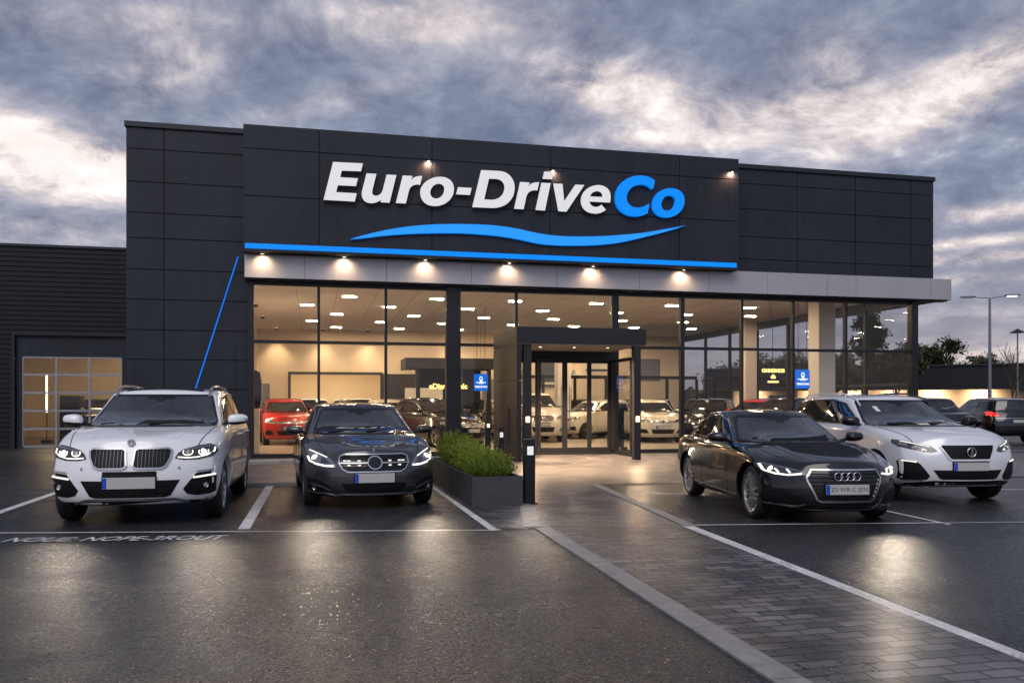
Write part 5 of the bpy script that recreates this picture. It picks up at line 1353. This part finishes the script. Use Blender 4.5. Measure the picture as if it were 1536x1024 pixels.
# --- plainer cars for the far right and the showroom floor
def simple_car(kind, paintm, label, x, y, yaw, group, lit=False, rear_lit=False, W=None, H=None, badge=True, plate=True, spokes=5):
    if kind == 'suv': sp = suv_spec(W or 1.84, H or 1.62, 4.5); zs = (H or 1.62) / 1.62
    elif kind == 'hatch':
        sp = suv_spec(W or 1.74, H or 1.5, 4.1); zs = (H or 1.5) / 1.62; sp['wb'] = 2.5; sp['front_axle'] = .8
        sp['gh'].update(tail=4.0, rrear=3.6, cowl=1.08, stop=1.85); sp['bot'] = [(0, .2), (4.1, .24)]; sp['r'] = .32
    else: sp = saloon_spec(W or 1.8, H or 1.42, 4.6); zs = (H or 1.42) / 1.41
    c = start(sp, 'parked_car', label, 'car', (x, y, .014 if group != 'outside' else 0), yaw, group if group != 'outside' else None)
    L2 = sp['L'] / 2; W2 = sp['W'] / 2; g = sp['gh']; wb2, wt2 = g['wb'] / 2, g['wt'] / 2
    c.body(paintm)
    for xx, sg in ((c.xf, 1), (c.xf, -1), (c.xr, 1), (c.xr, -1)): c.wheel(xx, sg, spokes)
    zc = smoothi(sp['top'], g['cowl']); zr = smoothi(g['roof'], g['stop'] + .1)
    c.screens([(-wb2 + .12, zc + .035), (wb2 - .12, zc + .035), (wt2 - .06, zr - .08), (-wt2 + .06, zr - .08)], [(-wt2 - .02, zc + .09), (wt2 + .02, zc + .09), (wt2 - .10, zr - .10), (-wt2 + .10, zr - .10)])
    a, b = g['cowl'] + .42, g['stop'] + .30; e, f = g['rrear'] - .25, g['tail'] - .22
    zb_ = zc + .03; zt = zr - .075; md = (b + e) / 2 + .05
    c.side_glass([[(a, zb_), (b, zt - .03), (md - .04, zt), (md - .03, zb_ + .005)], [(md + .04, zb_ + .005), (md + .03, zt), (e, zt - .02), (f - .12, zb_ + .10), (f - .2, zb_ + .02)]], mat=[CARG, CARG2],
                 trim=[(a - .08, zb_ - .015), (b - .04, zt - .005), (md, zt + .025), (e + .04, zt), (f - .06, zb_ + .10), (f - .12, zb_)], chrome=(SATIN, .010))
    zz = lambda q: q * zs * (1.0 if kind != 'saloon' else .80)
    c.doors([[(a - .1, zb_ - .03), (a - .15, zz(.6)), (a, zz(.35))], [(md, zb_ - .02), (md + .02, zz(.35))], [(f - .45, zb_ - .02), (f - .5, zz(.8)), (f - .8, zz(.5))]], handles=((md - .2, zb_ - .16), (f - .55, zb_ - .15)), handle_mat=paintm, skirt=(sp['bot'][0][1] + .01, sp['bot'][0][1] + .08))
    o = [(-.40, zz(.84)), (.40, zz(.84)), (.36, zz(.70)), (-.36, zz(.70))] if kind != 'hatch' else [(-.42, zz(.80)), (.42, zz(.80)), (.36, zz(.74)), (-.36, zz(.74))]
    mb = MB(); c.patch(None, None, 'f', o, .006, .08, mb=mb); c.slats(mb, o, 3, False, 1, .012, .013)
    gr = mb.build('grille', [BLKG, SATIN], c.root); c.strip('grille_frame', CHR, 'f', o, .012, .018, parent=gr, closed=True)
    if badge: c.roundel(0, zz(.77), .05, [CHR, BLKG], gr, .3, .03)
    def light(sg):
        oo = [(sg * (W2 - .46), zz(.74)), (sg * (W2 - .42), zz(.82)), (sg * (W2 - .18), zz(.90)), (sg * (W2 - .07), zz(.90)), (sg * (W2 - .08), zz(.80)), (sg * (W2 - .24), zz(.745))]
        h = c.patch('headlight', LAMPI, 'f', oo, .007, .07)
        c.strip('daytime_light', DRL if lit else LENSO, 'f', [(sg * (W2 - .42), zz(.755)), (sg * (W2 - .25), zz(.765)), (sg * (W2 - .12), zz(.82))], .02, .012, parent=h)
        c.lamp(h, sg * (W2 - .22), zz(.82), .035, LENSO, .014)
        ff = c.patch('air_intake', BLK, 'f', [(sg * (W2 - .38), zz(.36)), (sg * (W2 - .30), zz(.50)), (sg * (W2 - .12), zz(.52)), (sg * (W2 - .11), zz(.36))], .005, .08)
        tl = c.patch('tail_light', REDL if not rear_lit else pbr('tail_lamp_lit', (.5, .01, .01), .2, emit=(1, .02, .015), estr=3.0), 'b', [(sg * (W2 - .30), zz(.98)), (sg * (W2 - .05), zz(1.0)), (sg * (W2 - .07), zz(1.10)), (sg * (W2 - .13), zz(1.13)), (sg * (W2 - .30), zz(1.03))], .006, .07)
    c.pair(light)
    c.patch('lower_grille', BLK, 'f', [(-.42, zz(.50)), (.42, zz(.50)), (.36, zz(.34)), (-.36, zz(.34))], .005, .09)
    if plate: c.plate(zz(.58), .24, .10); c.plate(zz(.80), .24, .10, rear=True)
    c.patch('rear_valance', BLK, 'b', [(-W2 + .1, zz(.26)), (W2 - .1, zz(.26)), (W2 - .1, zz(.42)), (-W2 + .1, zz(.42))], .005, .1)
    c.strip('rear_trim', SATIN, 'b', [(-W2 + .2, zz(.90)), (W2 - .2, zz(.90))], .016, .010)
    c.mirror(1, L2 - g['cowl'] - .36, zb_ + .05, paintm, y=W2 + .03, size=(.14, .10, .095)); c.mirror(-1, L2 - g['cowl'] - .36, zb_ + .05, paintm, y=W2 + .03, size=(.14, .10, .095))
    return c
def again(c, x, y, yaw, label, z=.014):
    r_ = copy_tree(c.root); r_.location = (x, y, z); r_.rotation_euler = (0, 0, yaw); r_['label'] = label
    return r_

white_estate(); charcoal_saloon(); black_fastback(); pale_estate()
DEG = lambda a: R(a)
# far right: dark crossover seen from behind
simple_car('suv', P_BLACK, 'black crossover seen from behind with glowing red tail light, far right of the car park', 24.7, 27.3, R(90 - 15), 'outside', rear_lit=True, H=1.62)
g1 = 'cars on show inside the showroom'
red = simple_car('hatch', P_RED, 'red hatchback behind the left window bay of the showroom', -1.0, 31.6, FACING + R(6), g1, H=1.60)
blk = simple_car('saloon', P_BLACK, 'glossy black saloon angled behind the dark column left of the entrance', 3.9, 28.8, FACING + R(28), g1, H=1.62, W=1.9)
ivo = simple_car('hatch', P_IVORY, 'cream white hatchback facing out right of the entrance doors', 12.5, 30.4, FACING + R(-10), g1, H=1.58)
wsv = simple_car('suv', P_IVORY, 'large cream white four wheel drive facing out behind the sliding doors', 8.2, 31.8, FACING + R(-4), g1, H=1.84, W=1.95)
dsv = simple_car('suv', P_BLACK, 'black crossover deep in the showroom right of the cream four wheel drive', 12.3, 38.0, FACING, g1, H=1.62)
again(dsv, 2.1, 36.0, FACING + R(14), 'dark crossover in the second row between the red hatchback and the cream one')
again(dsv, 16.6, 34.5, FACING + R(-30), 'black crossover behind the dark saloon at the right end of the showroom')
again(blk, 15.6, 31.6, FACING + R(-38), 'black saloon parked askew just right of the cream white hatchback')
again(blk, 6.0, 33.4, FACING + R(-24), 'black saloon glimpsed beside the canopy side wall')
again(ivo, 2.9, 33.0, FACING + R(8), 'cream white hatchback behind the charcoal saloon roof left of the kiosk')
again(ivo, 11.35, 33.9, FACING + R(-62), 'cream white car side on behind the right door edge')
again(dsv, -.1, 37.4, FACING + R(4), 'dark crossover in the back row by the wide bright opening')
again(blk, 1.5, 38.4, FACING + R(-6), 'black saloon in the back row under the bright opening')
again(blk, 16.1, 27.2, R(-160), 'black car side on behind the glass left of the white column')
again(dsv, 4.6, 37.6, FACING + R(10), 'dark crossover behind the reception kiosk')
again(ivo, 9.6, 38.2, FACING - R(12), 'cream hatchback in the back row seen between the door panes')
again(dsv, 14.4, 36.6, FACING + R(20), 'black crossover in the back row left of the far white column')
again(blk, 13.9, 33.4, FACING - R(20), 'black saloon in the second row behind the cream hatchback')
again(red, 16.6, 29.8, FACING - R(50), 'red hatchback behind the black saloon by the side windows')
again(blk, 20.6, 25.6, R(70), 'black saloon parked outside beyond the showroom corner', 0.0)
g2 = 'cars by the garage'
again(dsv, -7.9, 35.4, FACING, 'black crossover inside the garage behind its glazed door', 0.0)
again(dsv, -5.6, 36.6, FACING, 'second dark crossover deeper inside the garage', 0.0)
again(wsv, 28.0, 42.0, R(160), 'pale four wheel drive far behind the black crossover', 0.0)

# ------------------------------------------------------------------ showroom furniture
k = thing('reception_kiosk', 'dark flat roofed kiosk with yellow neon lettering inside the showroom', 'kiosk', (4.9, 32.4, 0), 0)
MB().box(-1.6, 1.8, -.9, .9, 2.72, 3.12).build('canopy', PM, k, bevel=.01)
MB().box(-1.2, -1.05, -.8, -.65, .014, 2.72).box(.45, .6, -.8, -.65, .014, 2.72).box(1.5, 1.65, -.8, -.65, .014, 2.72).box(-1.05, 1.5, .6, .7, .014, 2.72).build('frame', FRAME, k)
NEON = emis('neon_yellow', (1.0, .72, .22), 2.4)
put_text('neon_lettering', 'eDiam  ebhlc', .27, NEON, Matrix.Translation((.0, -.86, 2.06)) @ Matrix.Rotation(R(90), 4, 'X'), k, bold=.008, extrude=.01)
MB().box(-1.6, -.2, -.75, -.70, 1.4, 2.0).build('notice_board', COLW, k)
def screen_sign(name, label, x, y, z, w, h, cat, rz=0, lines=('o', 'TIMOCWN')):
    t = thing(name, label, cat, (x, y, z), rz)
    MB().box(-w / 2, w / 2, -.02, .02, -h / 2, h / 2).build('panel', emis('blue_screen', (.01, .13, .62), 1.3) if 'blue_screen' not in MATS else MATS['blue_screen'], t, bevel=.004)
    WE = MATS.get('screen_white') or emis('screen_white', (.8, .9, 1.0), 1.6)
    # little emblem: a head over a winged bar
    mb = MB()
    mb.tube([(w * .10 * math.cos(a), -.024, h * .22 + h * .12 * math.sin(a)) for a in [2 * math.pi * q / 14 for q in range(15)]], .014, 5, cap=False)
    mb.box(-w * .36, w * .36, -.026, -.021, h * -.03, h * .02).box(-.03, .05, -.026, -.021, h * .02, h * .16).box(-w * .2, w * .2, -.026, -.021, h * -.08, h * -.05)
    mb.build('emblem', WE, t)
    put_text('lettering', lines[1], h * .15, WE, Matrix.Translation((0, -.027, -h * .27)) @ Matrix.Rotation(R(90), 4, 'X'), t, bold=.004)
    for sx in (-w * .3, w * .3): MB().tube([(sx, 0, h / 2), (sx, 0, 4.77 - z)], .008, 6).build('hanger', FRAME, t)
    return t
screen_sign('hanging_sign', 'blue hanging sign with white emblem beside the canopy side wall', 5.68, 29.2, 2.16, .48, .58, 'sign')
screen_sign('hanging_sign', 'blue hanging sign with white emblem just left of the white column', 15.13, 24.3, 2.20, .50, .60, 'sign')
t = thing('neon_sign', 'yellow neon lettering in two lines hanging inside the right windows', 'sign', (14.22, 24.5, 2.46), 0)
put_text('upper_line', 'ONNDHOS', .155, NEON, Matrix.Rotation(R(90), 4, 'X'), t, bold=.006, extrude=.01)
put_text('lower_line', 'db', .17, NEON, Matrix.Translation((0, 0, -.19)) @ Matrix.Rotation(R(90), 4, 'X'), t, bold=.006, extrude=.01)
MB().box(-.18, .18, -.02, .02, -.38, -.32).build('bar', NEON, t)
MB().tube([(0, .03, .1), (0, .03, 2.27)], .01).build('hanger', FRAME, t)
t = thing('display_cabinet', 'tall blue grey display cabinet against the left showroom wall', 'cabinet', (-1.95, 33.2, .014))
MB().box(-.35, .35, -.3, .3, 0, 2.15).build('carcass', DARKP, t, bevel=.01); MB().box(-.30, .10, -.325, -.301, .9, 2.1).build('door', pbr('cabinet_blue', (.10, .12, .19), .3), t)
MB().tube([(.16, -.33, 1.1), (.16, -.33, 1.7)], .012).build('handle', CHR, t)
t = thing('oval_display', 'tall black oval standing display at the left edge of the showroom', 'display', (-1.62, 25.2, .014))
mb = MB(); mb.lathe([(.001, 0), (.14, .03), (.18, .3), (.18, .8), (.14, 1.06), (.001, 1.1)], 20, 'z', (0, 0, 1.25)); mb.v = [(x, y * .3, z) for x, y, z in mb.v]
mb.build('panel', BLKG, t, smooth=60); MB().box(-.13, .13, -.06, .06, .0, 1.26).build('stand', COLW, t, bevel=.01)
t = thing('wall_lamp', 'slim vertical light tube on the left showroom wall', 'lamp', (-2.43, 30.0, 1.2))
MB().box(0, .03, -.03, .03, 0, 1.6).build('tube', PLIGHT, t); MB().box(-.02, -.001, -.05, .05, -.05, 1.65).build('backplate', FRAME, t)
for nth, (x, y) in (('left of the pair of', (6.9, 35.5)), ('right of the pair of', (11.2, 36.0))):
    t = thing('pendant_lamp', '%s small glowing pendant lamps deep in the showroom' % nth, 'lamp', (x, y, 2.7), 0, 'pendant lamps deep in the showroom')
    MB().lathe([(.05, .22), (.10, .12), (.16, 0)], 20, 'z').build('shade', SATIN, t, smooth=50); MB().lathe([(.001, .01), (.08, .03), (.09, .08), (.001, .14)], 16, 'z').build('bulb', DLIGHT, t)
    MB().tube([(0, 0, .2), (0, 0, 2.06)], .006, 6).build('cord', FRAME, t)
# a dark framed glass partition, desks and boards give the hall its depth
pt = thing('glass_partition', 'dark framed glass office partition at the back right of the showroom', 'partition', (12.2, 37.2, .014), 0)
fm = MB().box(-3.6, 5.4, -.05, .05, 2.55, 2.7)
for k in range(7): fm.box(-3.6 + k * 1.5 - .06, -3.6 + k * 1.5 + .06, -.05, .05, 0, 2.55)
for k in range(6): fm.box(-3.6 + k * 1.5 + .06, -3.6 + (k + 1) * 1.5 - .06, -.05, .05, 0, .1)
fm.build('frame', FRAME, pt)
for k in range(6): MB().box(-3.6 + k * 1.5 + .055, -3.6 + (k + 1) * 1.5 - .055, -.006, .006, .1, 2.55).build('pane', GLASS, pt)
POST = [pbr('poster_grey', (.16, .17, .20), .5), pbr('poster_cream', (.72, .66, .52), .6), pbr('poster_slate', (.06, .07, .09), .4)]
for k, (x, z, w, h, mi, lab) in enumerate(((8.6, 2.0, 1.6, 1.2, 0, 'wide grey poster on the back wall right of the dark wall panels'), (11.2, 2.9, 1.2, 1.3, 2, 'slate coloured poster high on the back wall above the glass partition'),
        (13.6, 3.3, 1.5, .8, 1, 'cream poster high on the back wall near the second white column'), (16.2, 3.1, 1.3, 1.1, 0, 'grey poster high on the back wall at its right end'))):
    t = thing('poster', lab, 'poster', (x, 39.79, z), 0, 'posters on the back wall')
    MB().box(-w / 2, w / 2, -.03, 0, -h / 2, h / 2).build('board', POST[mi], t, bevel=.004); MB().box(-w / 2 + .1, w / 2 - .1, -.034, -.0301, -h / 2 + .1, -h / 2 + .22).build('stripe', POST[1 if mi != 1 else 2], t)
def desk(x, y, rz, label):
    t = thing('sales_desk', label, 'desk', (x, y, .014), rz, 'sales desks in the showroom')
    MB().box(-.8, .8, -.38, .38, .70, .74).build('top', DARKP, t, bevel=.004)
    for sx in (-.76, .76): MB().box(sx - .02, sx + .02, -.35, .35, 0, .70).build('leg', FRAME, t)
    m_ = MB().box(-.28, .28, -.015, .015, .90, 1.24).box(-.03, .03, -.01, .03, .745, .90).box(-.12, .12, -.08, .08, .741, .75).build('monitor', BLKG, t, bevel=.004)
for x, y, rz, lab in ((6.8, 37.3, 0, 'dark sales desk with a monitor straight behind the entrance doors'), (9.9, 35.0, .3, 'dark sales desk with a monitor behind the cream car seen side on'),
        (-.2, 34.6, -.2, 'dark sales desk with a monitor behind the red hatchback'), (14.6, 35.4, .2, 'dark sales desk with a monitor left of the far white column')): desk(x, y, rz, lab)
for nth, x in (('leftmost', -1.6), ('second', .4), ('third', 2.4), ('fourth', 6.4), ('fifth', 9.2), ('rightmost', 12.0)):  # lamps added to throw scallops of light on the back wall
    t = thing('added_wall_washer', '%s from the left of the added wall washer lamps along the back wall ceiling' % nth, 'added lamp', (x, 39.1, 4.77), 0, 'added wall washers along the back wall')
    MB().lathe([(.07, 0), (.07, -.10), (.05, -.10), (.05, -.04)], 14, 'z').build('housing', FRAME, t); MB().lathe([(.001, -.06), (.049, -.06)], 14, 'z').build('lens', DLIGHT, t)
    spot(t, (0, 0, -.1), (0, .45, -1.6), 190, 80, .9, (1.0, .72, .42), .05)
for nth, y in (('nearest', 26.0), ('middle', 30.0), ('farthest', 34.0)):  # more added lamps, for pools of light down the left wall
    t = thing('added_wall_washer', '%s added wall washer lamp over the left showroom wall' % nth, 'added lamp', (-1.9, y, 4.77), 0, 'added wall washers over the left wall')
    MB().lathe([(.07, 0), (.07, -.10), (.05, -.10), (.05, -.04)], 14, 'z').build('housing', FRAME, t); MB().lathe([(.001, -.06), (.049, -.06)], 14, 'z').build('lens', DLIGHT, t)
    spot(t, (0, 0, -.1), (-.4, 0, -1.6), 150, 80, .9, (1.0, .72, .42), .05)
def stand(x, y, label):
    t = thing('advert_stand', label, 'stand', (x, y, .012), R(8))
    MB().box(-.24, .24, -.02, .02, .12, 1.25).build('panel', BLKG, t, bevel=.02); MB().box(-.26, -.22, -.18, .18, 0, .12).box(.22, .26, -.18, .18, 0, .12).build('foot', FRAME, t)
stand(8.75, 22.0 + 1.9, 'black pavement sign standing inside right of the doors')

# ------------------------------------------------------------------ garage wing on the left
gar = thing('garage_wing', 'low black corrugated garage wing with a glazed roller door', 'building', (-7.5, 30, 0))
def gput(mb, name, mats, parent=None, **kw):
    for i, v in enumerate(mb.v): mb.v[i] = (v[0] + 7.5, v[1] - 30, v[2])
    return mb.build(name, mats, parent or gar, **kw)
def corr(x0, x1, z0, z1, y, pitch=.155, amp=.032):
    mb = MB(); z = z0; k = 0; prof = []
    while z < z1:
        prof += [(z, 0), (z + pitch * .30, 0), (z + pitch * .38, -amp), (z + pitch * .92, -amp)]; z += pitch
    prof = [(min(a, z1), b) for a, b in prof] + [(z1, 0)]
    for (a, b), (c, d) in zip(prof[:-1], prof[1:]):
        if c > a or b != d: mb.quad((x0, y + b, a), (x1, y + b, a), (x1, y + d, max(c, a + 1e-4)), (x0, y + d, max(c, a + 1e-4)))
    mb.mat(0).box(x0, x1, y + .01, y + .2, z0, z1)
    return mb
gput(corr(-22, -9.30, 0, 6.42, 30), 'corrugated_wall', CORR)
gput(corr(-9.30, -5.90, 3.72, 6.42, 30), 'corrugated_wall', CORR)
gput(corr(-5.90, -4.52, 0, 6.42, 30), 'corrugated_wall', CORR)
gput(MB().box(-22, -4.56, 29.93, 30.25, 6.42, 6.50), 'coping', COPE)
gput(MB().box(-9.30, -5.90, 30.05, 30.2, 2.93, 3.60), 'lintel_panel', CLAD)
gput(MB().box(-9.34, -9.24, 29.93, 30.2, 0, 3.72).box(-5.96, -5.86, 29.93, 30.2, 0, 3.72).box(-9.24, -5.96, 29.93, 30.2, 3.60, 3.72), 'door_surround', FRAME)
gl = gput(MB().box(-9.22, -9.06, 30.05, 30.2, 0, 2.93).box(-6.10, -5.98, 30.05, 30.2, 0, 2.93), 'door_jamb', CLAD)
ALU = pbr('brushed_aluminium', (.30, .30, .32), .35, metal=.7)
rd = MB(); gx = [-9.06, -8.07, -7.08, -6.10]; gz = [.05, .61, 1.19, 1.77, 2.35, 2.91]
for x in gx: rd.box(x - .035, x + .035, 30.06, 30.11, .05, 2.91)
for a, b in zip(gx[:-1], gx[1:]):
    for z in gz: rd.box(a + .035, b - .035, 30.065, 30.105, z - .035, z + .035)
rdo = gput(rd, 'roller_door', ALU)
for a, b in zip(gx[:-1], gx[1:]):
    for z0, z1 in zip(gz[:-1], gz[1:]): gput(MB().box(a + .03, b - .03, 30.08, 30.088, z0 + .03, z1 - .03), 'pane', GLASS, rdo)
gput(MB().box(-12, -4.6, 40, 40.2, 0, 4.2).box(-12, -11.8, 30.21, 40, 0, 4.2).box(-12, -4.6, 30.21, 40.2, 3.7, 3.85), 'inner_wall', WALLW)
gput(MB().box(-12, -4.6, 30.21, 40.2, -.05, .013), 'garage_floor', pbr('garage_floor', (.12, .10, .08), .35))
gput(MB().box(-22, -4.56, 30.21, 45, 6.2, 6.4), 'roof', COPE)
for i, (nth, y) in enumerate((('nearest', 32.0), ('middle', 34.6), ('farthest', 37.4))):
    t = thing('strip_light', '%s warm strip light on the garage ceiling' % nth, 'ceiling light', (-7.6, y, 3.699), 0, 'strip lights in the garage')
    MB().box(-1.5, 1.5, -.07, .07, -.05, -.001).build('diffuser', emis('strip_glow', (1.0, .74, .42), 34.0) if 'strip_glow' not in MATS else MATS['strip_glow'], t)
    MB().box(-1.56, 1.56, -.10, .10, -.02, 0).build('tray', FRAME, t)
t = thing('light_column', 'thin vertical light tube standing inside the garage on the left', 'lamp', (-9.3, 33.5, .02))
MB().box(-.012, .012, -.012, .012, .1, 1.1).build('pole', FRAME, t); MB().box(-.015, .015, -.015, .015, 1.1, 2.45).build('tube', MATS['strip_glow'], t); MB().box(-.15, .15, -.15, .15, 0, .1).build('foot', FRAME, t)
MB().box(-.22, .22, -.05, .05, 1.78, 1.83).build('crossbar', FRAME, t)
t = thing('tool_cabinet', 'dark tool cabinet in the garage beside the light tube', 'cabinet', (-8.55, 33.8, .013))
mb = MB().box(-.35, .35, -.25, .25, 0, 1.7); mb.build('carcass', DARKP, t, bevel=.01)
for z in (.3, .7, 1.1): MB().box(-.30, .30, -.265, -.251, z, z + .34).build('drawer', BLK, t, bevel=.005)

# ------------------------------------------------------------------ far right: low building, lamp post, trees
far = thing('low_retail_building', 'long low black roofed building with a warm lit wall on the far right', 'building', (70, 75, 0), 0)
def fput(mb, name, mats, parent=None, **kw):
    return mb.build(name, mats, parent or far, **kw)
FARW = pbr('render_wall', (.52, .42, .32), .7, var=.08, vscale=.3)
far.rotation_euler = (0, 0, R(-40)); far.location = (58, 66, 0)
fput(MB().box(-24, 40, -.2, 12, 2.75, 4.9), 'fascia', CORR)
fput(MB().box(-24, 40, 1.6, 1.9, 0, 2.75), 'wall', FARW)
fput(MB().box(-24.2, 40.2, -.4, 12.2, 4.9, 5.05), 'roof', COPE)
fput(MB().box(-24, -21.6, .5, 1.6, 0, 2.75).box(-16.0, -15.2, .0, 1.6, 0, 2.75), 'pier', CLAD)
d_ = fput(MB().box(-18.0, -16.4, 1.52, 1.599, 0, 2.3), 'door', DARKP); fput(MB().box(-16.6, -16.5, 1.46, 1.519, 1.0, 1.2), 'handle', CHR, d_)
for nth, x in (('leftmost', -19.6), ('second', -13.5), ('third', -10), ('fourth', -6.5), ('fifth', -3), ('rightmost', 1)):  # row filled out with added lamps to even the wall's glow
    t = thing('wall_light', '%s from the left of the warm wall lights under the low building roof' % nth, 'wall light', tuple(far.matrix_basis @ Vector((x, 1.5, 2.5))), R(-40), 'lights under the low roof')
    MB().box(-.25, .25, -.12, .0, 0, .08).build('housing', FRAME, t); MB().box(-.22, .22, -.10, -.02, -.02, -.001).build('lens', DLIGHT, t)
    spot(t, (0, -1.2, -.05), (0, .6, -1.2), 650, 160, .8, (1.0, .70, .42), .1)
lp = thing('lamp_post', 'tall grey twin arm street lamp with its right head lit', 'street lamp', (45.6, 50.0, 0), R(-35))
lm = pbr('galvanised_steel', (.22, .23, .26), .4, metal=.6)
MB().tube([(0, 0, 0), (0, 0, 3), (0, 0, 8.75)], [.14, .11, .075], 12).build('pole', lm, lp, smooth=40)
MB().tube([(-.9, 0, 8.85), (0, 0, 8.75), (.9, 0, 8.85)], [.045, .05, .045], 8).build('arm', lm, lp, smooth=40)
for sx in (-1, 1):
    h = MB(); h.lathe([(.001, -.55), (.10, -.45), (.16, -.1), (.16, .3), (.06, .5), (.001, .55)], 14, 'x', (sx * 1.35, 0, 8.88)); h.v = [(x, y, 8.88 + (z - 8.88) * .45) for x, y, z in h.v]
    ho = h.build('lamp_head', lm, lp, smooth=60, label='lit lamp head' if sx > 0 else 'unlit lamp head')
    MB().box(sx * 1.35 - .3, sx * 1.35 + .3, -.11, .11, 8.79, 8.815).build('lens', emis('street_lamp_glow', (1, .95, .85), 5.0) if sx > 0 else LENSO, ho)

def tree(name, x, y, h, rad, seed, label, nleaf=9000, lsize=.22, bare=False, zbase=.35, group='trees beyond the low building'):
    rnd = random.Random(seed)
    t = thing(name, label, 'tree', (x, y, 0), rnd.uniform(0, 6), group)
    mb = MB(); tips = []
    def grow(p, d, L, r, lev):
        q = p + d * L; mid = (p + q) / 2 + Vector((rnd.gauss(0, .05), rnd.gauss(0, .05), 0)) * L
        mb.tube([tuple(p), tuple(mid), tuple(q)], [r, r * .85, r * .65], 6 if lev < 2 else 4, cap=False)
        if lev >= 4: tips.append((q, d)); return
        for k in range(3 if lev else 4):
            a = rnd.uniform(0, 6.28); sp = rnd.uniform(.35, .85)
            nd = (d + Vector((math.cos(a) * sp, math.sin(a) * sp, rnd.uniform(-.05, .35)))).normalized()
            grow(q if k else mid, nd, L * rnd.uniform(.62, .82), r * .6, lev + 1)
    grow(Vector((0, 0, 0)), Vector((0, 0, 1)), h * zbase, h * .022, 0)
    zt = max(q.z for q, _ in tips); f = h / (zt + .4); sx = rad / max(math.hypot(q.x, q.y) for q, _ in tips)
    mb.v = [(vx * sx, vy * sx, vz * f) for vx, vy, vz in mb.v]
    mb.build('trunk', BARK, t, smooth=60)
    if not bare:
        pts = []; per = nleaf // len(tips)
        for q, d in tips:
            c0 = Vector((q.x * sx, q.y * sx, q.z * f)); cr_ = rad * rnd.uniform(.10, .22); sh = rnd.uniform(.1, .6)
            for i in range(int(per * rnd.uniform(.5, 1.5))):
                o = Vector((rnd.gauss(0, 1), rnd.gauss(0, 1), rnd.gauss(0, .7))) * cr_ * .6
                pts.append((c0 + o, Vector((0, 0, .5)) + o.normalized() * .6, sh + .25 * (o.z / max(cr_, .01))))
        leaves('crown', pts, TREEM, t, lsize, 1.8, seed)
    return t
def polar(azdeg, dist): return (math.sin(R(azdeg)) * dist, math.cos(R(azdeg)) * dist)
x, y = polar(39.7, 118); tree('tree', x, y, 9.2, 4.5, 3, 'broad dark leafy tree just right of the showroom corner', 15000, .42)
x, y = polar(41.7, 140); tree('tree', x, y, 8.6, 3.4, 5, 'small sparse tree left of the lamp post', 3500, .35)
x, y = polar(42.7, 150); tree('tree', x, y, 7.0, 2.2, 6, 'low sparse tree right of the lamp post', 1500, .3)
x, y = polar(35.4, 75); tree('tree', x, y, 9.2, 1.8, 8, 'tall leafy tree seen through the right end window', 4500, .30)
x, y = polar(37.4, 80); tree('tree', x, y, 6.7, 2.4, 9, 'bushy tree behind the corner window of the showroom', 6000, .30)
x, y = polar(36.3, 95); tree('tree', x, y, 6.2, 2.8, 10, 'lower tree between the two trees behind the corner window', 6000, .32)
x, y = polar(33.0, 85); tree('tree', x, y, 6.3, 4.0, 11, 'tree hidden partly by the white showroom column', 5000, .3)
x, y = polar(30.5, 95); tree('tree', x, y, 6.6, 4.6, 12, 'tree seen through the glazed side wall above the blue sign', 5000, .3)
x, y = polar(28.1, 105); tree('tree', x, y, 6.0, 4.6, 13, 'distant tree seen through the left part of the glazed side wall', 4500, .3)
x, y = polar(43.5, 70); tree('bare_tree', x, y, 6.3, 1.5, 15, 'slender leafless tree above the low roof at the right edge', bare=True, zbase=.3)
pk = thing('pointed_lamp', 'thin mast with a pointed hood above the low roof at the right edge', 'street lamp', (x + .35, y - .1, 0))
MB().tube([(0, 0, 0), (0, 0, 6.4)], [.07, .05], 8).build('pole', lm, pk); MB().lathe([(.001, 6.75), (.55, 6.45), (.001, 6.42)], 16, 'z').build('hood', FRAME, pk)
# low hedge line on the horizon
rnd = random.Random(4); pts = []
for k in range(16000):
    a_ = rnd.uniform(20, 75); dd = rnd.uniform(165, 175); xx, yy = polar(a_, dd)
    hh = 4.0 + 1.6 * math.sin(a_ * 1.7) + 1.0 * math.sin(a_ * 4.1) + rnd.gauss(0, .3)
    pts.append((Vector((xx, yy, rnd.uniform(0, hh))), Vector((0, 0, .6)), rnd.uniform(.1, .5)))
ho = leaves('woodland', pts, TREEM, None, 1.3, 1.4, 77); tag(ho, 'low dark line of woodland on the horizon', 'woodland', kind='stuff')
